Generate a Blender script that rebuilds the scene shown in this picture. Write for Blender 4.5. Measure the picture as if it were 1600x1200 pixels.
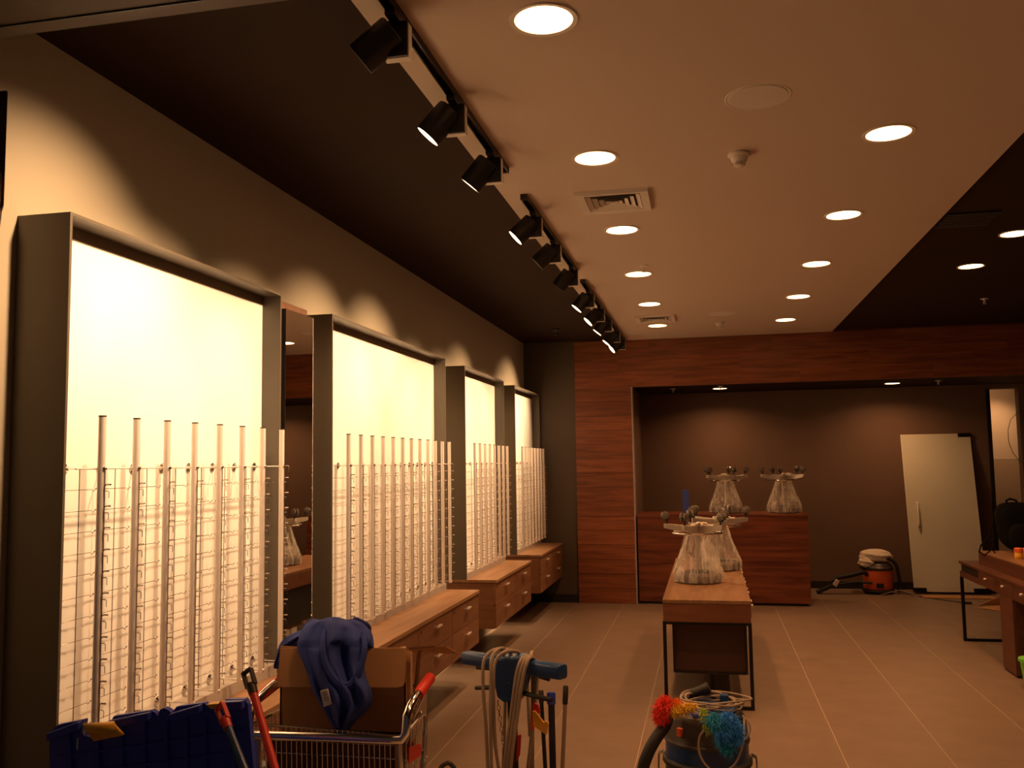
import bpy, bmesh, math, random
from mathutils import Vector, Matrix, noise
random.seed(7)
S = bpy.context.scene
C = S.collection
for o in list(bpy.data.objects): bpy.data.objects.remove(o)

# ------------------------------------------------------------------ camera
F_PX, PITCH, YAW, ROLL, CAM_H = 1415.5, 0.0875, 0.21078, -0.01471, 1.76
_fw = Vector((-math.sin(YAW)*math.cos(PITCH), math.cos(YAW)*math.cos(PITCH), math.sin(PITCH)))
_r0 = Vector((math.cos(YAW), math.sin(YAW), 0)); _u0 = _r0.cross(_fw)
RT = _r0*math.cos(ROLL) + _u0*math.sin(ROLL); UP = -_r0*math.sin(ROLL) + _u0*math.cos(ROLL)
cam_d = bpy.data.cameras.new('camera'); cam_d.sensor_width = 36; cam_d.lens = F_PX*36/1600
cam = bpy.data.objects.new('camera', cam_d); C.objects.link(cam)
M3 = Matrix((RT, UP, -_fw)).transposed()
cam.matrix_world = Matrix.Translation((0, 0, CAM_H)) @ M3.to_4x4()
cam_d.clip_start = .02
S.camera = cam
def at(x, y, Y):
    d = _fw*F_PX + RT*(x-800) + UP*(600-y)
    return Vector((0, 0, CAM_H)) + d*(Y/d.y)

# ------------------------------------------------------------------ world, exposure
S.view_settings.view_transform = 'Standard'; S.view_settings.look = 'None'
S.view_settings.exposure = 0.0; S.view_settings.gamma = 1.0; S.view_settings.use_curve_mapping = False
W = bpy.data.worlds.new('world'); S.world = W; W.use_nodes = True
W.node_tree.nodes['Background'].inputs[0].default_value = (1.0, .80, .68, 1)
W.node_tree.nodes['Background'].inputs[1].default_value = 0.024
LAMP = (1.0, .47, .185)          # colour of the ceiling lamps
SPOT = (1.0, .61, .32)          # colour of the track spotlights
DOWN_W, SPOT_W = 8.8, 240.0

# ------------------------------------------------------------------ room numbers (metres)
XW, XP, XF, XR = -2.31, -2.2, -2.10, -2.05      # wall, white panel, frame front, rod plane
H, D, XRIGHT = 3.303, 11.51, 5.6
DR = 13.15                                      # back of the recess
TRX = -0.985                                    # spotlight track

# ------------------------------------------------------------------ materials
MATS = {}
def nodes(name):
    m = bpy.data.materials.new(name); m.use_nodes = True
    nt = m.node_tree; b = nt.nodes['Principled BSDF']; MATS[name] = m
    return m, nt, b
def plain(name, col, rough=.6, metal=0., spec=.5, bump=0., bscale=60., var=0., vscale=3., **kw):
    m, nt, b = nodes(name)
    b.inputs['Base Color'].default_value = (*col, 1); b.inputs['Roughness'].default_value = rough
    b.inputs['Metallic'].default_value = metal; b.inputs['Specular IOR Level'].default_value = spec
    for k, v in kw.items(): b.inputs[k.replace('_', ' ')].default_value = v
    tc = nt.nodes.new('ShaderNodeTexCoord')
    if var:
        n = nt.nodes.new('ShaderNodeTexNoise'); n.inputs['Scale'].default_value = vscale; n.inputs['Detail'].default_value = 5
        nt.links.new(tc.outputs['Object'], n.inputs['Vector'])
        r = nt.nodes.new('ShaderNodeValToRGB'); r.color_ramp.elements[0].position = .3; r.color_ramp.elements[1].position = .7
        r.color_ramp.elements[0].color = (*[c*(1-var) for c in col], 1); r.color_ramp.elements[1].color = (*[min(1, c*(1+var)) for c in col], 1)
        nt.links.new(n.outputs['Fac'], r.inputs['Fac']); nt.links.new(r.outputs['Color'], b.inputs['Base Color'])
    if bump:
        n = nt.nodes.new('ShaderNodeTexNoise'); n.inputs['Scale'].default_value = bscale; n.inputs['Detail'].default_value = 4
        nt.links.new(tc.outputs['Object'], n.inputs['Vector'])
        bp = nt.nodes.new('ShaderNodeBump'); bp.inputs['Strength'].default_value = bump; bp.inputs['Distance'].default_value = .004
        nt.links.new(n.outputs['Fac'], bp.inputs['Height']); nt.links.new(bp.outputs['Normal'], b.inputs['Normal'])
    return m
def wood(name, c0, c1, axis=0, rough=.42, scale=1.0, tint=.25):
    m, nt, b = nodes(name)
    tc = nt.nodes.new('ShaderNodeTexCoord'); oi = nt.nodes.new('ShaderNodeObjectInfo')
    add = nt.nodes.new('ShaderNodeVectorMath'); add.operation = 'ADD'
    mul = nt.nodes.new('ShaderNodeVectorMath'); mul.operation = 'SCALE'; mul.inputs['Scale'].default_value = 37.
    cmb = nt.nodes.new('ShaderNodeCombineXYZ')
    for i in range(3): nt.links.new(oi.outputs['Random'], cmb.inputs[i])
    nt.links.new(cmb.outputs[0], mul.inputs[0]); nt.links.new(tc.outputs['Object'], add.inputs[0]); nt.links.new(mul.outputs[0], add.inputs[1])
    mp = nt.nodes.new('ShaderNodeMapping'); s = [14*scale]*3; s[axis] = 1.1*scale; mp.inputs['Scale'].default_value = s
    nt.links.new(add.outputs[0], mp.inputs['Vector'])
    n = nt.nodes.new('ShaderNodeTexNoise'); n.inputs['Scale'].default_value = 1.6; n.inputs['Detail'].default_value = 7; n.inputs['Distortion'].default_value = .6
    nt.links.new(mp.outputs[0], n.inputs['Vector'])
    r = nt.nodes.new('ShaderNodeValToRGB'); r.color_ramp.elements[0].position = .32; r.color_ramp.elements[1].position = .68
    r.color_ramp.elements[0].color = (*c0, 1); r.color_ramp.elements[1].color = (*c1, 1)
    nt.links.new(n.outputs['Fac'], r.inputs['Fac'])
    hsv = nt.nodes.new('ShaderNodeHueSaturation'); nt.links.new(r.outputs['Color'], hsv.inputs['Color'])
    mr = nt.nodes.new('ShaderNodeMapRange'); mr.inputs['To Min'].default_value = 1-tint; mr.inputs['To Max'].default_value = 1+tint
    nt.links.new(oi.outputs['Random'], mr.inputs['Value']); nt.links.new(mr.outputs[0], hsv.inputs['Value'])
    nt.links.new(hsv.outputs[0], b.inputs['Base Color']); b.inputs['Roughness'].default_value = rough
    return m
def emit(name, col, strength):
    m, nt, b = nodes(name)
    b.inputs['Base Color'].default_value = (*col, 1)
    b.inputs['Emission Color'].default_value = (*col, 1); b.inputs['Emission Strength'].default_value = strength
    return m
plain('ceiling_paint', (.61, .50, .415), .9, bump=.05, bscale=300)
plain('ceiling_dark', (.030, .0150, .0092), .8, spec=.15, var=.1, vscale=1.2)
plain('wall_paint', (.385, .325, .232), .8, bump=.05, bscale=250)
plain('wall_dark', (.150, .092, .066), .75, var=.06, vscale=1.5)
plain('beam_paint', (.075, .038, .020), .6, var=.2, vscale=2)
plain('frame_lacquer', (.108, .087, .062), .38)
plain('valance_lacquer_lit', (.22, .165, .12), .5)  # lighter copy of the frame lacquer, bounced light put into the colour
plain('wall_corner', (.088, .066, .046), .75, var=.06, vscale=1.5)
plain('panel_white', (.86, .83, .77), .45)
plain('ledge_grey', (.36, .31, .27), .4)
plain('black_matte', (.012, .011, .011), .45)
plain('black_metal', (.016, .015, .015), .35, metal=.6)
plain('baseboard_black', (.015, .013, .012), .5)
plain('white_plastic', (.68, .62, .55), .5)
plain('white_gloss', (.75, .70, .63), .35)
plain('alu', (.74, .66, .60), .38, metal=.15)
plain('chrome', (.75, .72, .70), .14, metal=1)
plain('steel_wire', (.55, .50, .46), .25, metal=1)
plain('hook_dark', (.42, .36, .31), .16, metal=1)
plain('mirror_glass', (.86, .88, .87), .0, metal=1)
plain('mirror_edge', (.80, .82, .78), .2)
wood('wood_cherry', (.150, .038, .013), (.290, .088, .030), 0, .45, tint=.16)
wood('wood_counter', (.075, .015, .006), (.215, .055, .020), 0, .4, .8, tint=.05)
wood('wood_oak', (.215, .108, .050), (.320, .172, .084), 1, .42, tint=.06)
wood('wood_oak_x', (.165, .068, .030), (.235, .104, .048), 0, .42, tint=.05)
wood('wood_desk', (.088, .030, .014), (.130, .047, .022), 1, .42, tint=.05)
plain('dark_panel', (.075, .030, .017), .5)
plain('tile', (.196, .138, .100), .42, var=.10, vscale=4., bump=.08, bscale=90)
plain('grout', (.46, .36, .27), .8)
plain('cardboard', (.42, .215, .092), .85, var=.08, vscale=9)
plain('cardboard_in', (.34, .19, .095), .9)
plain('blue_plastic', (.034, .060, .50), .38, var=.15, vscale=6)
plain('blue_machine', (.010, .045, .155), .33)
plain('blue_fabric', (.022, .045, .245), .95, bump=.5, bscale=220, var=.15, vscale=14)
plain('yellow_plastic', (.80, .42, .03), .45)
plain('red_plastic', (.62, .035, .02), .4)
plain('orange_plastic', (.75, .13, .03), .4)
plain('green_plastic', (.16, .55, .06), .4)
plain('cable_grey', (.30, .235, .18), .5)
plain('black_rubber', (.014, .012, .012), .6)
plain('dark_plastic', (.035, .026, .022), .42)
plain('brown_post', (.055, .022, .012), .6, var=.5, vscale=18, bump=.5, bscale=30)
plain('frost_glass', (.62, .62, .52), .35, var=.03, vscale=2)
plain('frost_edge', (.70, .66, .55), .3)
plain('room_white', (.72, .66, .58), .7)
plain('room_beige', (.50, .42, .34), .7)
plain('cushion', (.045, .022, .015), .6)
plain('caster_grey', (.13, .115, .10), .12)
plain('arm_silver', (.50, .44, .38), .28, metal=.6)
plain('stick_silver', (.34, .24, .18), .3, metal=.4)
wood('wood_drawer', (.155, .066, .029), (.220, .098, .045), 1, .42, tint=.05)
plain('carton_blue', (.045, .085, .42), .5)
wood('wood_table', (.165, .080, .036), (.245, .128, .060), 1, .42, tint=.03)
wood('wood_apron', (.125, .042, .018), (.175, .064, .028), 0, .45, tint=.03)
plain('cloth_white', (.70, .63, .56), .9, bump=.3, bscale=60)
plain('bag_black', (.004, .004, .004), .9, spec=.15, bump=.3, bscale=300)
plain('silver_bar', (.78, .72, .64), .28, metal=.25)
plain('tag_white', (.72, .70, .66), .7)
for nm, c in (('fluff_red', (.85, .05, .03)), ('fluff_orange', (.90, .28, .03)), ('fluff_yellow', (.85, .55, .05)), ('fluff_lime', (.45, .55, .08)), ('fluff_teal', (.03, .32, .55)), ('fluff_blue', (.04, .27, .80))):
    plain(nm, c, .9)
emit('lamp_lens', LAMP, 16.0)
emit('spot_lens', SPOT, 14.0)
def film(name):
    m, nt, b = nodes(name); out = nt.nodes['Material Output']
    b.inputs['Base Color'].default_value = (.92, .88, .82, 1); b.inputs['Roughness'].default_value = .16
    tc = nt.nodes.new('ShaderNodeTexCoord'); mp = nt.nodes.new('ShaderNodeMapping'); mp.inputs['Scale'].default_value = (24, 24, 3)
    n = nt.nodes.new('ShaderNodeTexNoise'); n.inputs['Scale'].default_value = 1; n.inputs['Detail'].default_value = 4; n.inputs['Distortion'].default_value = .8
    nt.links.new(tc.outputs['Object'], mp.inputs['Vector']); nt.links.new(mp.outputs[0], n.inputs['Vector'])
    bp = nt.nodes.new('ShaderNodeBump'); bp.inputs['Strength'].default_value = .4; bp.inputs['Distance'].default_value = .02
    nt.links.new(n.outputs['Fac'], bp.inputs['Height']); nt.links.new(bp.outputs['Normal'], b.inputs['Normal'])
    tr = nt.nodes.new('ShaderNodeBsdfTransparent'); mx = nt.nodes.new('ShaderNodeMixShader')
    r = nt.nodes.new('ShaderNodeMapRange'); r.inputs['From Min'].default_value = .42; r.inputs['From Max'].default_value = .72; r.inputs['To Min'].default_value = .17; r.inputs['To Max'].default_value = .62
    nt.links.new(n.outputs['Fac'], r.inputs['Value']); nt.links.new(r.outputs[0], mx.inputs['Fac'])
    nt.links.new(tr.outputs[0], mx.inputs[1]); nt.links.new(b.outputs[0], mx.inputs[2]); nt.links.new(mx.outputs[0], out.inputs['Surface'])
film('plastic_film')
def clear_bag(name):
    m, nt, b = nodes(name); out = nt.nodes['Material Output']
    b.inputs['Base Color'].default_value = (.45, .47, .55, 1); b.inputs['Roughness'].default_value = .25
    tr = nt.nodes.new('ShaderNodeBsdfTransparent'); mx = nt.nodes.new('ShaderNodeMixShader'); mx.inputs['Fac'].default_value = .65
    nt.links.new(tr.outputs[0], mx.inputs[1]); nt.links.new(b.outputs[0], mx.inputs[2]); nt.links.new(mx.outputs[0], out.inputs['Surface'])
clear_bag('bag_film')

# ------------------------------------------------------------------ mesh helpers
OFF = {}
class MB:
    def __init__(s): s.v = []; s.f = []
    def _add(s, vs, fs):
        b = len(s.v); s.v += [Vector(q) for q in vs]; s.f += [tuple(i+b for i in q) for q in fs]; return s
    def box(s, x0, x1, y0, y1, z0, z1):
        return s._add([(x0, y0, z0), (x1, y0, z0), (x1, y1, z0), (x0, y1, z0), (x0, y0, z1), (x1, y0, z1), (x1, y1, z1), (x0, y1, z1)],
                      [(0, 3, 2, 1), (4, 5, 6, 7), (0, 1, 5, 4), (1, 2, 6, 5), (2, 3, 7, 6), (3, 0, 4, 7)])
    def obox(s, c, ax, ay, az, hx, hy, hz):          # oriented box
        c = Vector(c); ax, ay, az = Vector(ax).normalized(), Vector(ay).normalized(), Vector(az).normalized()
        q = [c+ax*hx*i+ay*hy*j+az*hz*k for k in (-1, 1) for i, j in ((-1, -1), (1, -1), (1, 1), (-1, 1))]
        return s._add(q, [(0, 3, 2, 1), (4, 5, 6, 7), (0, 1, 5, 4), (1, 2, 6, 5), (2, 3, 7, 6), (3, 0, 4, 7)])
    def tube(s, pts, r, n=10, cap=True, closed=False):
        pts = [Vector(p) for p in pts]; m = len(pts); R = r if isinstance(r, (list, tuple)) else [r]*m
        rings = []; u = None
        for i, p in enumerate(pts):
            if closed: t = pts[(i+1) % m]-pts[i-1]
            else: t = pts[min(i+1, m-1)]-pts[max(i-1, 0)]
            t = t.normalized()
            if u is None:
                u = t.cross(Vector((0, 0, 1)) if abs(t.z) < .9 else Vector((1, 0, 0))).normalized()
            else:
                u = (u - t*u.dot(t)).normalized()
            w = t.cross(u)
            rings.append([p + (u*math.cos(2*math.pi*k/n)+w*math.sin(2*math.pi*k/n))*R[i] for k in range(n)])
        vs = [q for rg in rings for q in rg]; fs = []
        for i in range(m if closed else m-1):
            j = (i+1) % m
            for k in range(n):
                fs.append((i*n+k, i*n+(k+1) % n, j*n+(k+1) % n, j*n+k))
        if cap and not closed: fs += [tuple(range(n-1, -1, -1)), tuple((m-1)*n+k for k in range(n))]
        return s._add(vs, fs)
    def lathe(s, prof, c=(0, 0, 0), n=24, ax=(0, 0, 1), caps=True):
        ax = Vector(ax).normalized(); u = ax.cross(Vector((0, 1, 0)) if abs(ax.y) < .9 else Vector((1, 0, 0))).normalized(); w = ax.cross(u); c = Vector(c)
        vs = [c + ax*h + (u*math.cos(2*math.pi*k/n)+w*math.sin(2*math.pi*k/n))*r for r, h in prof for k in range(n)]
        fs = [(i*n+k, i*n+(k+1) % n, (i+1)*n+(k+1) % n, (i+1)*n+k) for i in range(len(prof)-1) for k in range(n)]
        if caps: fs += [tuple(range(n-1, -1, -1)), tuple((len(prof)-1)*n+k for k in range(n))]
        return s._add(vs, fs)
    def prism(s, poly, d):                            # polygon of 3-D points extruded along d
        d = Vector(d); n = len(poly); a = [Vector(p) for p in poly]
        return s._add(a+[p+d for p in a], [tuple(range(n-1, -1, -1)), tuple(range(n, 2*n))]+[(i, (i+1) % n, n+(i+1) % n, n+i) for i in range(n)])
    def grid(s, rows):
        n = len(rows[0]); vs = [q for r in rows for q in r]
        return s._add(vs, [(i*n+k, i*n+k+1, (i+1)*n+k+1, (i+1)*n+k) for i in range(len(rows)-1) for k in range(n-1)])
    def sphere(s, c, r, n=10, sc=(1, 1, 1)):
        c = Vector(c); m = n//2+1
        prof = [(math.sin(math.pi*i/m), -math.cos(math.pi*i/m)) for i in range(1, m)]
        vs = [c+Vector((a*math.cos(2*math.pi*k/n)*sc[0], a*math.sin(2*math.pi*k/n)*sc[1], h*sc[2]))*r for a, h in prof for k in range(n)]
        p = len(prof); vs += [c-Vector((0, 0, r*sc[2])), c+Vector((0, 0, r*sc[2]))]
        fs = [(i*n+k, i*n+(k+1) % n, (i+1)*n+(k+1) % n, (i+1)*n+k) for i in range(p-1) for k in range(n)]
        fs += [(k, p*n, (k+1) % n) for k in range(n)] and [((k+1) % n, k, p*n) for k in range(n)] + [((p-1)*n+k, (p-1)*n+(k+1) % n, p*n+1) for k in range(n)]
        return s._add(vs, fs)
    def mesh(s, name, mat, off=(0, 0, 0), smooth=False, bevel=0, fix=True):
        off = Vector(off); me = bpy.data.meshes.new(name); me.from_pydata([v-off for v in s.v], [], s.f)
        bm = bmesh.new(); bm.from_mesh(me)
        if fix: bmesh.ops.recalc_face_normals(bm, faces=bm.faces)
        if bevel: bmesh.ops.bevel(bm, geom=[e for e in bm.edges], offset=bevel, segments=2, profile=.5, affect='EDGES', clamp_overlap=True)
        bm.to_mesh(me); bm.free()
        if smooth:
            me.polygons.foreach_set('use_smooth', [True]*len(me.polygons))
            me.set_sharp_from_angle(angle=math.radians(40))
        me.materials.append(MATS[mat]); return me
    def build(s, name, mat, parent=None, smooth=False, bevel=0, fix=True):
        off = OFF[parent] if parent else Vector((0, 0, 0))
        o = bpy.data.objects.new(name, s.mesh(name, mat, off, smooth, bevel, fix)); C.objects.link(o)
        o.parent = parent; OFF[o] = off
        return o
    def base(s, name, mat, loc, smooth=False, bevel=0):   # a one-mesh thing with its origin at loc
        o = bpy.data.objects.new(name, s.mesh(name, mat, loc, smooth, bevel)); C.objects.link(o); o.location = loc; OFF[o] = Vector(loc)
        return o
def tag(o, label=None, cat=None, group=None, kind=None):
    if label: o['label'] = label
    if cat: o['category'] = cat
    if group: o['group'] = group
    if kind: o['kind'] = kind
    return o
def thing(name, loc, label, cat, group=None):
    o = bpy.data.objects.new(name, None); C.objects.link(o); o.location = loc; o.empty_display_size = .05; OFF[o] = Vector(loc)
    return tag(o, label, cat, group)
def struct(o): o['kind'] = 'structure'; return o
def piece(me, name, loc, parent):                     # a part that shares mesh data; loc in world metres
    o = bpy.data.objects.new(name, me); C.objects.link(o); o.parent = parent; o.location = Vector(loc)-OFF[parent]; return o
def copy_tree(o, parent=None):
    c = o.copy(); C.objects.link(c); c.parent = parent
    for ch in list(o.children): copy_tree(ch, c)
    return c
def light(kind, name, loc, direction, energy, col, parent=None, **kw):
    l = bpy.data.lights.new(name, kind); l.energy = energy; l.color = col
    for k, v in kw.items(): setattr(l, k, v)
    o = bpy.data.objects.new(name, l); C.objects.link(o)
    q = Vector(direction).to_track_quat('-Z', 'Y')
    o.rotation_euler = q.to_euler(); o.location = Vector(loc)-(OFF[parent] if parent else Vector())
    o.parent = parent
    return o
ORD = ['first', 'second', 'third', 'fourth', 'fifth', 'sixth', 'seventh', 'eighth', 'ninth', 'tenth', 'eleventh', 'twelfth']

# ================================================================== STRUCTURE
fl = struct(MB().box(XW-.2, XRIGHT, -.6, 15.2, -.12, -.001).build('floor', 'grout'))
G = .002
tile_me = MB().box(-.3+G, .3-G, -.3+.0004, .3-.0004, -.006, 0).mesh('tile', 'tile')
ntile = 0
for j in range(23):
    for i in range(14):
        x = -2.285+.3+.6*i-.005+.01; y = -.1+.6*j+.3
        if y < 3.3 or ntile >= 300: continue
        px = x/y
        if px > .62 or px < -.75: continue
        if y > DR-.2: continue
        piece(tile_me, 'tile', (x+.01, y, 0), fl); ntile += 1
# ceilings
struct(MB().box(-1.11, 1.53, .9, D+.03, H, H+.16).build('ceiling', 'ceiling_paint'))
struct(MB().box(XW-.2, -1.11, .9, D+.2, H+.02, H+.16).build('ceiling_left', 'ceiling_dark'))
struct(MB().box(1.53, XRIGHT, .9, D+.2, H+.02, H+.16).build('ceiling_right', 'ceiling_dark'))
# walls
struct(MB().box(XW-.2, XW, .9, D+.2, 0, H+.03).build('wall_left', 'wall_paint'))
struct(MB().box(XW, -1.635, D+.03, D+.25, 0, H+.02).build('wall_dark_corner', 'wall_corner'))
struct(MB().box(XW, -1.64, D+.015, D+.03, 0, .1).build('baseboard_corner', 'baseboard_black'))
struct(MB().box(XRIGHT, XRIGHT+.15, .9, 15.2, 0, H+.03).build('wall_right', 'wall_dark'))
# entrance bulkhead
bh = struct(MB().box(XW, XRIGHT, 1.2, 2.145, 3.0, H+.16).build('trim_1', 'beam_paint'))
MB().box(XW, XRIGHT, 2.085, 2.09, 2.996, 3.0).build('groove', 'black_matte', bh)
# back wall: pier and bulkhead with planks
wb = struct(MB().box(-1.64, -.92, D+.012, D+.20, 0, H+.02).box(-.92, XRIGHT, D+.012, D+.20, 2.715, H+.02).build('wall_back', 'dark_panel'))
PH = (H+.018)/18
def plank(x0, x1, z0, z1):
    w = x1-x0-.0018; h = z1-z0-.0018
    me = MB().box(-w/2, w/2, -.006, .006, -h/2, h/2).mesh('plank', 'wood_cherry')
    piece(me, 'plank', ((x0+x1)/2, D+.006+random.uniform(-.001, .001), (z0+z1)/2), wb)
zb = 2.70
nb = 3; hb = (H-zb)/nb
for k in range(nb):
    z0 = zb+hb*k; x = -1.64; first = [1.25, .55, .95][k]
    while x < XRIGHT-.01:
        L = first if x < -1.6 else 1.52
        x1 = min(x+L, XRIGHT); plank(x, x1, z0, z0+hb); x = x1
for k in range(15):
    z0 = zb*k/15
    plank(-1.64, -.92, z0+.004, zb*(k+1)/15+.0)
# recess behind
struct(MB().box(-.95, XRIGHT, D+.2, DR+.1, 2.72, 2.84).build('ceiling_recess', 'ceiling_dark'))
struct(MB().box(-.95, 3.71, DR, DR+.14, 0, 2.72).box(4.06, XRIGHT, DR, DR+.14, 0, 2.72).box(3.71, 4.06, DR, DR+.14, 2.66, 2.72).build('wall_recess', 'wall_dark'))
struct(MB().box(-1.02, -.92, D+.2, DR, 0, 2.72).build('wall_recess_left', 'wall_dark'))
struct(MB().box(-.92, 3.71, DR-.014, DR, 0, .1).build('baseboard_recess', 'baseboard_black'))
tr = struct(MB().box(-.922, -.905, D-.004, D+.20, 0, 2.705).build('trim_2', 'silver_bar'))
tr.data.materials[0] = MATS['ledge_grey']
# lit back room beyond the opening on the right
struct(MB().box(3.2, 5.2, 14.1, 14.2, 1.72, 2.85).build('wall_backroom', 'room_white'))
struct(MB().box(3.2, 5.2, 14.09, 14.2, 0, 1.715).build('wall_backroom_lower', 'room_beige'))
struct(MB().box(3.2, 5.2, DR+.14, 14.2, 2.85, 2.95).build('ceiling_backroom', 'room_white'))
struct(MB().box(3.66, 3.71, DR-.01, DR+.15, 0, 2.66).build('trim_3', 'black_matte'))

# ================================================================== DISPLAY WALL
FR = [(2.65, 4.225), (4.865, 7.192), (7.80, 9.398), (9.957, 11.50)]
WHICH = ['nearest the camera', 'second from the camera, behind the blue sweatshirt', 'third from the camera', 'farthest from the camera, in the back corner']
CT = .75
def drawer_cabinet(k, y0, y1):
    t = thing('drawer_cabinet', (-2.07, (y0+y1)/2, .33), 'wall-hung oak drawer cabinet under the lit panel ' + WHICH[k], 'cabinet', 'wall-hung drawer cabinets')
    MB().box(XW, -1.86, y0+.004, y1-.004, .33, CT-.028).build('body', 'wood_oak_x', t)
    MB().box(XW, -1.83, y0, y1, CT-.026, CT).build('top', 'wood_oak', t, bevel=.002)
    n = 3 if y1-y0 > 2 else 2
    w = (y1-y0)/n
    for i in range(n):
        for (z0, z1, zh) in ((.335, .530, .475), (.534, .720, .667)):
            a, b = y0+w*i+.003, y0+w*(i+1)-.003
            d = MB().box(-1.86, -1.84, a, b, z0, z1).build('drawer', 'wood_drawer', t, bevel=.0015)
            ym = (a+b)/2
            MB().box(-1.84, -1.815, ym-.045, ym-.037, zh-.005, zh+.005).box(-1.84, -1.815, ym+.037, ym+.045, zh-.005, zh+.005).box(-1.822, -1.812, ym-.055, ym+.055, zh-.006, zh+.006).build('handle', 'silver_bar', d)
            if z1 > .6: MB().lathe([(.008, 0), (.008, .003), (.004, .003)], (-1.84, a+.05, .685), 10, (1, 0, 0)).build('keyhole', 'black_matte', d)
def display_frame(k, y0, y1):
    t = thing('display_box', ((XW+XF)/2, (y0+y1)/2, CT), 'tall taupe box frame with white back panel, ' + WHICH[k], 'display box', 'wall display boxes')
    th = .012; zt = 2.64; zb = CT
    MB().box(XW, XF, y0, y0+th, zb, zt).build('side_board', 'frame_lacquer', t, bevel=.001)
    MB().box(XW, XF, y1-th, y1, zb, zt).build('side_board', 'frame_lacquer', t, bevel=.001)
    MB().box(XW, XF, y0+th, y1-th, zt-th, zt).build('top_board', 'frame_lacquer', t, bevel=.001)
    MB().box(XW, XP+.004, y0+th, y1-th, 2.585, zt-th).build('valance', 'valance_lacquer_lit', t)
    MB().box(XW, XP, y0+th, y1-th, .80, 2.585).build('back_panel', 'panel_white', t)
    MB().box(XW, XF-.005, y0+th, y1-th, zb, .80).build('bottom_ledge', 'ledge_grey', t)
for k, (a, b) in enumerate(FR):
    drawer_cabinet(k, a, b); display_frame(k, a, b)

# eyewear racks: rods with hooks and temple rests
ZR = 1.763; Z0, Z1 = .815, 1.946; NROW = 12; PITCHZ = .0735
def hook_mb():          # dark nose hook: leaves the rod, bends towards the room
    m = MB(); m.tube([(.0, 0, -.050), (.0, 0, -.008), (.003, 0, -.001), (.010, 0, 0), (.024, 0, 0)], [.0016, .0016, .0026, .0032, .0032], 6)
    m.tube([(.0, 0, -.022), (.014, 0, -.022), (.0175, 0, -.025), (.0175, 0, -.047)], .0013, 5)
    return m
def rest_mb():          # temple rest: a wire along the wall with a kink at each end
    m = MB(); w = .078
    m.tube([(0, -w-.006, .006), (0, -w+.004, -.004), (0, -w+.014, .002), (0, w-.012, .002), (0, w-.002, -.005), (.004, w+.004, .003)], .0013, 5)
    m.sphere((.004, w+.005, .004), .003, 6)
    return m
hook_me = hook_mb().mesh('hook', 'hook_dark', smooth=True)
rest_me = rest_mb().mesh('temple_rest', 'steel_wire', smooth=True)
rod_me = MB().tube([(0, 0, Z0), (0, 0, Z1-.004)], .0130, 14).mesh('rod', 'alu', smooth=True)
cap_me = MB().lathe([(.0135, 0), (.0135, .005)], (0, 0, 0), 14).mesh('cap', 'dark_plastic', smooth=True)
rail_me = MB().box(-.0016, .0016, -.002, .002, Z0+.02, ZR).mesh('rail', 'hook_dark')
wire_me = MB().tube([(0, 0, Z0+.02), (0, 0, ZR)], .0016, 6).mesh('wire', 'hook_dark')
L = XR-XP
standoff_me = MB().tube([(-L, 0, 0), (-.012, 0, 0)], .0034, 8).lathe([(.020, 0), (.020, .004), (.009, .010), (.006, .018)], (-L, 0, 0), 14, (1, 0, 0)).mesh('standoff', 'chrome', smooth=True)
ball_me = MB().sphere((.012, 0, 0), .0085, 10).tube([(-.014, 0, 0), (.012, 0, 0)], .006, 8).mesh('clamp', 'chrome', smooth=True)
foot_me = MB().tube([(0, -.012, 0), (0, .012, 0)], .0075, 8).sphere((.0105, 0, 0), .008, 8).mesh('end_clamp', 'alu', smooth=True)
def rack(k, y0, n, dy, single, lab):
    t = thing('eyewear_rack', (XR, y0+dy*(n-1)/2, Z0), lab, 'eyewear rack', 'rod racks for eyewear')
    ya = FR[k][0]+.013; yb = y0+dy*(n-1)+.02
    MB().tube([(XR-.014, ya, ZR), (XR-.014, yb, ZR)], .0026, 8).build('top_rail', 'alu', t, smooth=True)
    MB().tube([(XR+.006, yb, ZR+.003), (XR+.026, yb, ZR+.003), (XR+.030, yb, ZR-.002), (XR+.030, yb, ZR-.028)], .0016, 6).build('end_hook', 'steel_wire', t)
    for i in range(n):
        y = y0+dy*i
        r = piece(rod_me, 'rod', (XR, y, 0), t); OFF[r] = Vector((XR, y, 0))
        piece(cap_me, 'cap', (XR, y, Z1-.004), r)
        piece(rail_me, 'rail', (XR+.0138, y, 0), r); piece(wire_me, 'wire', (XR-.085, y, 0), r)
        piece(ball_me, 'clamp', (XR, y, ZR), r)
        piece(standoff_me, 'standoff', (XR, y, ZR+.0), r); piece(standoff_me, 'standoff', (XR, y, Z0+.012), r)
        piece(foot_me, 'end_clamp', (XR, y, Z0+.012), r)
        if single:
            for q in range(NROW):
                z = 1.708-PITCHZ*q
                piece(hook_me, 'hook', (XR+.0145, y, z), r); piece(rest_me, 'temple_rest', (XR-.085, y, z-.02), r)
    if not single:
        a, b = MB(), MB(); hm, rm = hook_mb(), rest_mb()
        for i in range(n):
            for q in range(NROW):
                z = 1.708-PITCHZ*q; y = y0+dy*i
                a._add([v+Vector((XR+.0145, y, z)) for v in hm.v], hm.f); b._add([v+Vector((XR-.085, y, z-.02)) for v in rm.v], rm.f)
        tag(a.build('hooks', 'hook_dark', t), kind='stuff'); tag(b.build('temple_rests', 'steel_wire', t), kind='stuff')
rack(0, 2.776, 8, .1943, True, 'silver rod eyewear rack in the frame nearest the camera, empty hooks')
rack(1, 4.990, 12, .1923, True, 'silver rod eyewear rack with twelve rods in the long second frame')
rack(2, 7.935, 8, .1935, False, 'silver rod eyewear rack in the third frame from the camera')
rack(3, 10.08, 8, .1925, False, 'silver rod eyewear rack in the last frame by the back corner')

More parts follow.
